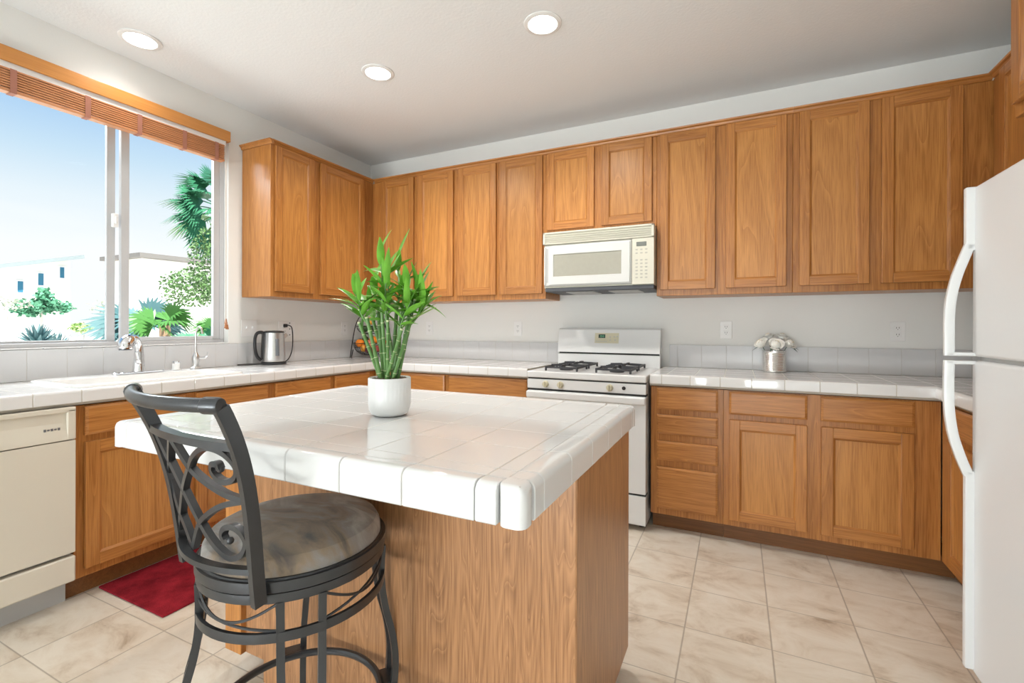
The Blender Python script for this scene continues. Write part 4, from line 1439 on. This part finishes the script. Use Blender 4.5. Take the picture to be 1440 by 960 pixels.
for s in (-1, 1):
    m = MB()
    zb_ = 0.606 if s > 0 else 0.626
    m.sweep([bk(s, zb_ + (1.036 - zb_) * i / 24) for i in range(25)], [(0.0085, 0.013), (-0.0085, 0.013), (-0.0085, -0.013), (0.0085, -0.013)], (0, 1, 0))
    sp_build(m, 'back_post', PEWTER)
m = MB()
rail = [V(0.186 * s, -0.279 - 0.052 * (1 - s * s / 1.2), 1.040) for s in [-1.13 + 2.10 * i / 28 for i in range(29)]]
m.sweep(rail, [(0.0112 * math.cos(2 * PI * k / 14), 0.0140 * math.sin(2 * PI * k / 14)) for k in range(14)], (0, 0, 1))
for s in (-1, 1):
    e_ = rail[0] if s < 0 else rail[-1]
    nb = rail[2] if s < 0 else rail[-3]
    d = (e_ - nb).normalized()
    m.sweep([e_ - d * 0.028, e_ - d * 0.024, e_ + d * 0.004, e_ + d * 0.010, e_ + d * 0.012], [(math.cos(2 * PI * k / 14), math.sin(2 * PI * k / 14)) for k in range(14)], (0, 0, 1),
            scale=[0.0130, 0.0165, 0.0165, 0.014, 0.004])
sp_build(m, 'top_rail', PEWTER)
FLAT = [(0.0058, 0.0068), (-0.0058, 0.0068), (-0.0058, -0.0068), (0.0058, -0.0068)]
m = MB()
m.sweep([bk(-0.97 + 1.94 * i / 20, 0.953) for i in range(21)], [(0.008, 0.011), (-0.008, 0.011), (-0.008, -0.011), (0.008, -0.011)], (0, 1, 0))
sp_build(m, 'cross_bar', PEWTER)
m = MB()
m.sweep([bk(s_, 0.682, 0.022 * (1 - s_ * s_)) for s_ in [-0.98 + 1.96 * i / 24 for i in range(25)]], [(0.009, 0.006), (-0.009, 0.006), (-0.009, -0.006), (0.009, -0.006)], (0, 0, 1))
sp_build(m, 'cross_bar', PEWTER)
SCR = [
    [(-1.0, 0.700), (-0.84, 0.738), (-0.38, 0.830), (-0.03, 0.887), (0.2, 0.920), (0.5, 0.943), (0.76, 0.937), (0.90, 0.913), (0.88, 0.888), (0.73, 0.872), (0.57, 0.873), (0.48, 0.889), (0.51, 0.906), (0.60, 0.908), (0.62, 0.898)],
    [(-0.95, 0.945), (-0.80, 0.895), (-0.44, 0.828), (-0.03, 0.759), (0.25, 0.722), (0.55, 0.701), (0.79, 0.712), (0.89, 0.738), (0.84, 0.760), (0.70, 0.772), (0.54, 0.766), (0.46, 0.750), (0.50, 0.736), (0.58, 0.738)],
    [(-0.29, 0.945), (-0.04, 0.888), (0.27, 0.862), (0.65, 0.842), (0.97, 0.836)],
    [(0.97, 0.836), (0.52, 0.814), (0.12, 0.778), (-0.12, 0.745), (-0.38, 0.688)],
    [(-0.33, 0.945), (-0.66, 0.893), (-0.98, 0.845)],
    [(-0.98, 0.825), (-0.82, 0.760), (-0.56, 0.725), (-0.38, 0.690)],
]
for k, pts in enumerate(SCR):
    m = MB()
    p3 = spl([bk(s, z) for s, z in pts], 7)
    m.sweep(p3, FLAT, (0, 1, 0))
    if k < 2:
        m.ball(p3[-1], 0.0078, n=12)
    sp_build(m, 'scroll_bar', PEWTER)

# ------------------------------------------------------------------ lucky bamboo
px, py = 2.190, -2.308
t = thing('potted_bamboo', 'lucky bamboo plant in a white ribbed pot on the island', 'plant', (px, py, CT + 0.001))
m = MB()
n = 96
rings = []
for (r, z) in ((0.0, 0.001), (0.045, 0.001), (0.055, 0.006), (0.0615, 0.018), (0.0635, 0.035), (0.064, 0.06), (0.064, 0.10), (0.0645, 0.114), (0.0625, 0.1165), (0.060, 0.114), (0.059, 0.10), (0.0, 0.10)):
    ring = []
    for k in range(n):
        a = 2 * PI * k / n
        rr = max(r, 1e-5)
        if 0.02 < z < 0.105 and r > 0.0605:
            rr += 0.0007 * math.cos(a * 32)
        ring.append(V(px + rr * math.cos(a), py + rr * math.sin(a), CT + 0.001 + z))
    rings.append(ring)
m.rings(rings, False, True)
m.build('pot', POT, t, angle=0.9)
m = MB()
rnd = random.Random(11)
for k in range(70):
    a, r = rnd.random() * 2 * PI, 0.056 * math.sqrt(rnd.random())
    m.ball((px + r * math.cos(a), py + r * math.sin(a), CT + 0.108 + rnd.random() * 0.006), 0.005 + rnd.random() * 0.003, 1, 1, 0.7, 7)
m.build('pebbles', PEBBLE, t)
# camera-independent fan: stalks spread mostly along the direction w (left-right in the room diagonal)
wd = V(0.90, 0.43, 0)
dd = V(-0.43, 0.90, 0)
C0 = V(px, py, CT + 0.10)


def leaf(m, p, d, ln, wdt, droop, rnd):
    """lanceolate leaf: midrib path from p along d"""
    d = d.normalized()
    side = d.cross(V(0, 0, 1))
    side = side.normalized() if side.length > 1e-3 else V(1, 0, 0)
    side = (side + V(0, 0, rnd.uniform(-0.5, 0.5))).normalized()
    N_ = 9
    tb = bmesh.new()
    rows = []
    for i in range(N_):
        s = i / (N_ - 1)
        q = p + d * (ln * s) + V(0, 0, -droop * ln * s * s)
        wv = wdt * (math.sin(PI * min(1, s * 0.96 + 0.04) ** 0.8) ** 0.9) * 0.5 + 0.0008
        up = side.cross(d).normalized()
        rows.append([tb.verts.new(q - side * wv + up * wv * 0.35), tb.verts.new(q), tb.verts.new(q + side * wv + up * wv * 0.35)])
    for i in range(N_ - 1):
        for j in range(2):
            tb.faces.new((rows[i][j], rows[i][j + 1], rows[i + 1][j + 1], rows[i + 1][j]))
    m.merge(tb, 0)


stalks = [  # base offset (w, d), top offset (w, d), height of the cane, leafy shoot height
    (-0.030, 0.01, -0.095, 0.00, 0.185, 0.30), (-0.022, -0.02, -0.062, -0.03, 0.20, 0.27), (-0.030, 0.025, -0.050, 0.05, 0.22, 0.30),
    (-0.012, 0.0, -0.020, -0.02, 0.23, 0.40), (0.0, -0.025, 0.004, -0.04, 0.19, 0.33), (0.004, 0.02, 0.012, 0.04, 0.24, 0.385),
    (0.016, -0.012, 0.040, -0.02, 0.22, 0.31), (0.020, 0.018, 0.060, 0.03, 0.25, 0.30), (0.030, -0.005, 0.080, -0.01, 0.255, 0.29),
    (0.012, -0.03, 0.075, -0.03, 0.20, 0.25), (-0.016, -0.03, 0.050, -0.055, 0.165, 0.25), (0.028, 0.01, -0.012, 0.0, 0.21, 0.32),
    (-0.004, 0.035, -0.072, 0.06, 0.20, 0.25), (0.034, 0.0, 0.020, 0.05, 0.175, 0.27),
]
rnd = random.Random(5)
fol = MB()
for (w0, e0, w1, e1, h1, h2) in stalks:
    m = MB()
    p0 = C0 + wd * w0 * 0.75 + dd * e0 * 0.8 - V(0, 0, 0.01)
    p1 = C0 + wd * w1 + dd * e1 + V(0, 0, h1)
    r0 = rnd.uniform(0.0044, 0.0066)
    nseg = 26
    path = [p0.lerp(p1, i / nseg) + V(0, 0, 0) for i in range(nseg + 1)]
    knots = [5, 11, 16, 21]
    rad = [r0 * (1.22 if i in knots else 1.0) * (1 - 0.12 * i / nseg) for i in range(nseg + 1)]
    m.tube(path, rad, 10)
    for kk in knots:
        m.tube([path[kk] + (path[kk + 1] - path[kk]) * 0.1, path[kk] + (path[kk + 1] - path[kk]) * 0.34], rad[kk] * 0.98, 10, False, 1)
    m.tube([p1 - (p1 - p0).normalized() * 0.001, p1 + (p1 - p0).normalized() * 0.004], r0 * 0.98, 10, False, 1)
    # leafy shoot leaves the cane near its top
    sh0 = p1 - (p1 - p0).normalized() * 0.022
    drift = wd * (w1 * 0.35 + rnd.uniform(-0.015, 0.015)) + dd * rnd.uniform(-0.03, 0.03)
    tp = V(p1.x, p1.y, C0.z + h2) + drift
    shp = spl([sh0, sh0.lerp(tp, 0.4) + wd * rnd.uniform(-0.012, 0.012), tp], 6)
    m.tube(shp, [0.0042 - 0.0022 * i / 12 for i in range(13)], 7)
    m.build('stalk', [STALK, NODE], t)
    for i in range(9):
        s = 0.25 + 0.75 * i / 8
        q = shp[min(12, int(s * 12))]
        ang = i * 2.4 + rnd.random()
        hz = wd * math.cos(ang) + dd * math.sin(ang)
        if i > 6:
            d = hz * 0.45 + V(0, 0, 1.0)
        else:
            d = hz * rnd.uniform(0.6, 1.0) + V(0, 0, rnd.uniform(0.15, 0.9))
        leaf(fol, q, d, rnd.uniform(0.070, 0.125), rnd.uniform(0.016, 0.025), rnd.uniform(0.0, 0.25), rnd)
fp = C0 + wd * 0.085 + V(0, 0, 0.245)
leaf(fol, fp + wd * 0.005, wd + V(0, 0, -0.05), 0.085, 0.016, 0.45, rnd)
fo = fol.build('foliage', LEAF, t, angle=1.5)

# ------------------------------------------------------------------ flower tin
vx, vy_ = 3.372, -0.105
t = thing('ribbed_vase', 'silver ribbed tin vase holding white roses', 'vase', (vx, vy_, CT))
m = MB()
prof = [(0.0, 0.001), (0.060, 0.001), (0.064, 0.004)]
z = 0.008
k = 0
while z < 0.126:
    prof.append((0.0655 if k % 2 else 0.0630, z))
    z += 0.0048
    k += 1
prof += [(0.066, 0.130), (0.066, 0.134), (0.062, 0.134), (0.061, 0.02), (0.0, 0.02)]
m.lathe(prof, (vx, vy_, CT), 48)
m.build('can', TIN, t, angle=0.9)


def rose(loc, tilt, R, label, seed, lf=None):
    rnd = random.Random(seed)
    tl = Vector(tilt).normalized()
    rot = V(0, 0, 1).rotation_difference(tl).to_matrix()
    c = V(*loc)
    t = thing('white_rose', label, 'rose', tuple(c - tl * 0.03), 'white roses in the tin')
    for part, mat, rng in (('heart', PETALIN, range(0, 5)), ('petals', PETAL, range(5, 17))):
        m = MB()
        for i in rng:
            layer = i / 16
            rr = R * (0.16 + 0.72 * layer)
            hgt = R * (1.15 - 0.45 * layer)
            ang = i * 2.399
            open_ = 0.12 + 0.80 * layer ** 1.3
            half = 0.95 if i < 5 else 0.72
            tb = bmesh.new()
            rows = []
            for a in range(6):
                u = a / 5
                row = []
                for b in range(7):
                    v = -1 + 2 * b / 6
                    th = ang + v * half * (0.45 + 0.55 * math.sin(PI * (0.15 + 0.6 * u)))
                    rad = rr * (0.25 + 0.75 * u ** 0.7) + R * open_ * 0.35 * u ** 3
                    zz = -R * 0.55 + hgt * u * (1 - 0.22 * open_ * u) - 0.12 * R * v * v * u
                    q = V(rad * math.cos(th), rad * math.sin(th), zz)
                    row.append(tb.verts.new(c + rot @ q))
                rows.append(row)
            for a in range(5):
                for b in range(6):
                    tb.faces.new((rows[a][b], rows[a][b + 1], rows[a + 1][b + 1], rows[a + 1][b]))
            m.merge(tb, 0)
        if part == 'petals':
            m.ball(c - tl * R * 0.12, R * 0.62, n=14)
        m.build(part, mat, t, angle=1.5)
    st = MB()
    end = V(vx + (loc[0] - vx) * 0.2, vy_ + (loc[1] - vy_) * 0.2, CT + 0.03)
    a_ = c - tl * R * 0.5
    st.tube(spl([a_, a_.lerp(end, 0.35) + V(0, 0, 0.004), end], 5), 0.0026, 7)
    st.ball(a_, R * 0.22, 1, 1, 0.8, 10)
    st.build('stem', GREYLEAF, t)
    if lf:
        for (d, ln) in lf:
            m = MB()
            leaf(m, a_, Vector(d), ln, 0.022, 0.3, rnd)
            m.build('leaf', GREYLEAF, t, angle=1.5)


rose((vx - 0.078, vy_ - 0.012, CT + 0.178), (-0.6, -0.5, 0.75), 0.042, 'white rose at the left of the silver tin', 1, [((-1, -0.3, -0.3), 0.062)])
rose((vx + 0.006, vy_ - 0.052, CT + 0.176), (0.15, -0.75, 0.65), 0.043, 'cream-hearted white rose at the front of the tin', 2, [((-0.5, -0.6, -0.3), 0.05)])
rose((vx + 0.084, vy_ - 0.006, CT + 0.180), (0.65, -0.4, 0.65), 0.041, 'white rose at the right of the silver tin', 3, [((0.9, -0.3, -0.4), 0.062), ((1, 0.1, -0.2), 0.066)])
rose((vx - 0.030, vy_ + 0.030, CT + 0.224), (-0.2, 0.1, 1), 0.035, 'white rose topping the bunch, left of its middle', 4)
rose((vx + 0.046, vy_ + 0.036, CT + 0.224), (0.25, 0.1, 1), 0.035, 'white rose at the back right of the bunch', 6)

# ------------------------------------------------------------------ red mat
m = MB()
m.box(0.556, 1.060, -2.350, -1.50, 0.0005, 0.011, 0.004, 2)
o = m.build('kitchen_mat', RUG, loc=(0.81, -1.92, 0))
tag(o, 'dark red pile mat on the floor before the sink cabinet', 'mat')

# ------------------------------------------------------------------ outside the window
GZ = -0.35
m = MB().box(-80, -0.3, -40, 60, GZ - 0.2, GZ)
tag(m.build('garden_ground', GRAVEL, loc=(-10, 0, GZ)), 'pale sunlit gravel yard outside the window', 'ground', kind='structure')


def house(x, y0, y1, z_l, z_r, depth, label, wins, y_ridge=None):
    t = thing('house', label, 'house', (x - depth / 2, (y0 + y1) / 2, GZ), 'houses outside the window')
    m = MB()
    m.rings([[V(xx, y0, GZ), V(xx, y1, GZ), V(xx, y1, z_r), V(xx, y0, z_l)] for xx in (x, x - depth)], False, True)
    m.build('walls', STUCCO, t)
    m = MB()
    e_ = 0.25
    sl = (z_r - z_l) / (y1 - y0)
    m.rings([[V(xx, y0 - e_, z_l - sl * e_), V(xx, y1 + e_, z_r + sl * e_), V(xx, y1 + e_, z_r + sl * e_ + 0.13), V(xx, y0 - e_, z_l - sl * e_ + 0.13)] for xx in (x + 0.4, x - depth - 0.4)], False, True)
    m.build('roof', ROOF if depth > 6 else plain('eave_board', (0.16, 0.15, 0.14), 0.8), t)
    for (a, b, c, d) in wins:
        w_ = MB().box(x - 0.05, x + 0.03, a - 0.05, b + 0.05, c - 0.05, d + 0.05)
        wo_ = w_.build('window_frame', VINYL, t)
        MB().box(x + 0.02, x + 0.045, a, b, c, d).build('pane', BLUEGLASS, wo_)
    return t


house(-18, 0.6, 4.7, 2.36, 3.50, 8, 'white house with teal windows at the far left outside',
      [(3.36, 3.49, 2.28, 2.64), (3.86, 3.99, 2.55, 2.95), (4.42, 4.53, 2.85, 3.22), (2.55, 2.8, 2.3, 2.75)])
house(-14, 4.95, 8.8, 3.36, 3.42, 1.6, 'white house with a thin eave line behind the palm', [])


def scatter_leaves(m, c, R, n, size, rnd, flat=1.0, hollow=0.35):
    for k in range(n):
        while True:
            q = V(rnd.uniform(-1, 1), rnd.uniform(-1, 1), rnd.uniform(-1, 1))
            if hollow < q.length < 1: break
        p = V(c[0] + q.x * R[0], c[1] + q.y * R[1], c[2] + q.z * R[2])
        d = V(rnd.uniform(-1, 1), rnd.uniform(-1, 1), rnd.uniform(-0.6, 0.8)).normalized()
        s = d.orthogonal().normalized()
        s = (s * math.cos(k) + d.cross(s) * math.sin(k))
        l_, w_ = size * rnd.uniform(0.7, 1.3), size * 0.42
        m.quad([p, p + d * l_ * 0.5 + s * w_, p + d * l_, p + d * l_ * 0.5 - s * w_])


def fan_frond(m, p, d, stem, R, rnd, n=22, spread=2.6, mat=0, droop=0.25, face=None):
    """fan palm leaf: petiole then radiating leaflets"""
    d = d.normalized()
    h = p + d * stem + V(0, 0, -0.08 * stem)
    m.tube(spl([p, p.lerp(h, 0.5) + V(0, 0, 0.05 * stem), h], 4), 0.012, 6, False, mat)
    up = V(0, 0, 1)
    s = d.cross(up) if face is None else Vector(face).cross(d)
    s = s.normalized() if s.length > 1e-3 else V(1, 0, 0)
    nrm = s.cross(d).normalized()
    for k in range(n):
        a = -spread / 2 + spread * k / (n - 1)
        e_ = d * math.cos(a) + s * math.sin(a)
        ln = R * (0.75 + 0.25 * math.cos(a)) * rnd.uniform(0.9, 1.08)
        wv = nrm.cross(e_).normalized() * (0.035 * R + 0.006)
        mid = h + e_ * ln * 0.55 + nrm * 0.02
        tip = h + e_ * ln + V(0, 0, -droop * ln)
        m.quad([h, mid + wv, tip, mid - wv], mat)


rnd = random.Random(21)
t = thing('palm_tree', 'tall fan palm with teal fronds at the right of the window', 'palm tree', (-6.0, 2.50, GZ), 'plants outside the window')
PC = V(-6.0, 2.50, 3.446)
MB().tube(spl([(-6.0, 2.54, GZ), (-6.0, 2.52, 1.5), tuple(PC)], 6), [0.17 - 0.05 * i / 12 for i in range(13)], 12).build('trunk', TRUNK, t)
for k in range(20):
    az = k * 2.399
    elv = -0.7 + 1.9 * ((k * 7) % 20) / 20
    d = V(math.cos(az) * math.cos(elv), math.sin(az) * math.cos(elv), math.sin(elv))
    m = MB()
    fan_frond(m, PC + d * 0.08, d, 0.52, 0.56, rnd, 20, 2.3)
    m.build('frond', FROND if k % 4 else FROND2, t)
for (dy, dz) in ((-1.0, 0.75), (-1.0, 0.25), (-1.0, -0.05), (-1.0, -0.5), (-0.8, -0.9), (-0.75, 1.1)):
    d = V(0.25, dy, dz).normalized()
    m = MB()
    fan_frond(m, PC + d * 0.05, d, 0.50, 0.60, rnd, 20, 1.7, face=(1, 0.3, 0.7))
    m.build('frond', FROND, t)

t = thing('leafy_tree', 'pale leafy tree below the palm crown outside the window', 'tree', (-3.9, 1.09, GZ), 'plants outside the window')
MB().tube(spl([(-3.9, 1.09, GZ), (-3.92, 1.07, 0.8), (-3.9, 1.04, 2.0)], 5), [0.05 - 0.03 * i / 10 for i in range(11)], 8).build('trunk', TRUNK, t)
m = MB()
scatter_leaves(m, (-3.9, 1.04, 2.10), (0.45, 0.42, 0.62), 2600, 0.042, rnd, hollow=0.1)
scatter_leaves(m, (-3.8, 0.55, 1.72), (0.40, 0.36, 0.27), 1300, 0.040, rnd, hollow=0.1)
scatter_leaves(m, (-3.9, 1.19, 2.67), (0.28, 0.27, 0.47), 800, 0.040, rnd, hollow=0.1)
m.build('foliage', TREELEAF, t)

for (x, y, z, R, n, mat, lab, sprd) in (
        (-3.2, -0.09, 1.20, 0.33, 5, FROND2, 'bright green fan palm low in the right window pane', 2.6),
        (-4.6, 0.32, 1.16, 0.56, 8, FROND3, 'blue-green fan palm low beside the sash', 2.2),
        (-1.9, -0.36, 0.95, 0.28, 7, FROND, 'dark teal fan palm at the foot of the right pane', 2.4),
        (-5.1, 1.78, 1.086, 0.38, 5, FROND2, 'small green fan palm in the lower right pane corner', 2.4)):
    t = thing('low_palm', lab, 'palm', (x, y, GZ), 'plants outside the window')
    MB().tube([(x, y, GZ), (x, y, z)], 0.06, 8).build('trunk', TRUNK, t)
    for k in range(n + 4):
        az = k * 2.399 + y
        d = V(math.cos(az), math.sin(az), 0.15 + 0.9 * ((k * 3) % 5) / 5)
        m = MB()
        fan_frond(m, V(x, y, z), d, 0.12, R, rnd, 18, sprd, face=(1, -0.4, 0.5) if k % 3 else None)
        m.build('frond', mat, t)

t = thing('green_shrub', 'dense teal green shrub in front of the far white house', 'shrub', (-12, 1.85, GZ), 'plants outside the window')
m = MB()
scatter_leaves(m, (-12, 1.62, 1.62), (0.3, 0.30, 0.20), 520, 0.10, rnd, hollow=0.0)
scatter_leaves(m, (-12, 1.90, 1.80), (0.3, 0.16, 0.28), 420, 0.10, rnd, hollow=0.0)
scatter_leaves(m, (-12, 2.15, 1.64), (0.3, 0.28, 0.14), 320, 0.09, rnd, hollow=0.0)
m.build('foliage', SHRUB, t)
MB().tube([(-12, 1.85, GZ), (-12, 1.85, 1.7)], 0.035, 8).build('trunk', BARK, t)
for (x, y, z, R, n, s, lab) in ((-11, 2.75, 1.66, (0.4, 0.35, 0.18), 90, 0.08, 'sparse pale shrub right of the teal shrub'),
                                (-11, 0.95, 1.68, (0.4, 0.45, 0.16), 170, 0.07, 'sparse pale shrub left of the teal shrub')):
    t = thing('pale_shrub', lab, 'shrub', (x, y, GZ), 'plants outside the window')
    m = MB()
    scatter_leaves(m, (x, y, z), R, n, s, rnd, hollow=0.0)
    m.build('foliage', SHRUB2, t)
    MB().tube([(x, y, GZ), (x, y, z)], 0.02, 8).build('trunk', BARK, t)


def agave(x, y, z, R, n, mat, lab, name='agave', cat='agave'):
    t = thing(name, lab, cat, (x, y, GZ), 'plants outside the window')
    MB().lathe([(0.10, GZ), (0.12, (GZ + z) / 2), (0.08, z), (0, z)], (x, y, 0), 12).build('trunk', TRUNK, t)
    m = MB()
    for k in range(n):
        az = k * 2.399
        elv = 0.15 + 1.2 * k / n
        d = V(math.cos(az) * math.cos(elv), math.sin(az) * math.cos(elv), math.sin(elv))
        s = d.cross(V(0, 0, 1)).normalized()
        u2 = s.cross(d)
        p = V(x, y, z - 0.03)
        m.rings([[p + s * 0.02, p - s * 0.02, p - u2 * 0.015], [p + d * R * 0.5 + s * 0.022, p + d * R * 0.5 - s * 0.022, p + d * R * 0.5 - u2 * 0.012],
                 [p + d * R + s * 0.002, p + d * R - s * 0.002, p + d * R - u2 * 0.002]], False, True)
    m.build('blades', mat, t)


agave(-4.0, -0.98, 1.0, 0.26, 46, FROND3, 'grey-blue spiky agave low in the left pane')
agave(-4.4, -0.68, 0.92, 0.24, 30, FROND3, 'flatter grey agave right of the spiky one')
agave(-2.6, -0.733, 0.969, 0.19, 36, FROND3, 'blue-green yucca touching the sash bar', 'yucca', 'yucca')
t = thing('grass_clump', 'small bright green grass clump in the left pane', 'grass clump', (-6.5, 0.45, GZ), 'plants outside the window')
m = MB()
scatter_leaves(m, (-6.5, 0.42, 1.16), (0.2, 0.13, 0.07), 160, 0.06, rnd, hollow=0.0)
m.build('blades', plain('grass_green', (0.28, 0.42, 0.14), 0.7), t)
m = MB().tube([(-6.5, 0.42, GZ), (-6.5, 0.42, 1.13)], 0.04, 8)
m.build('mound', GRAVEL, t)
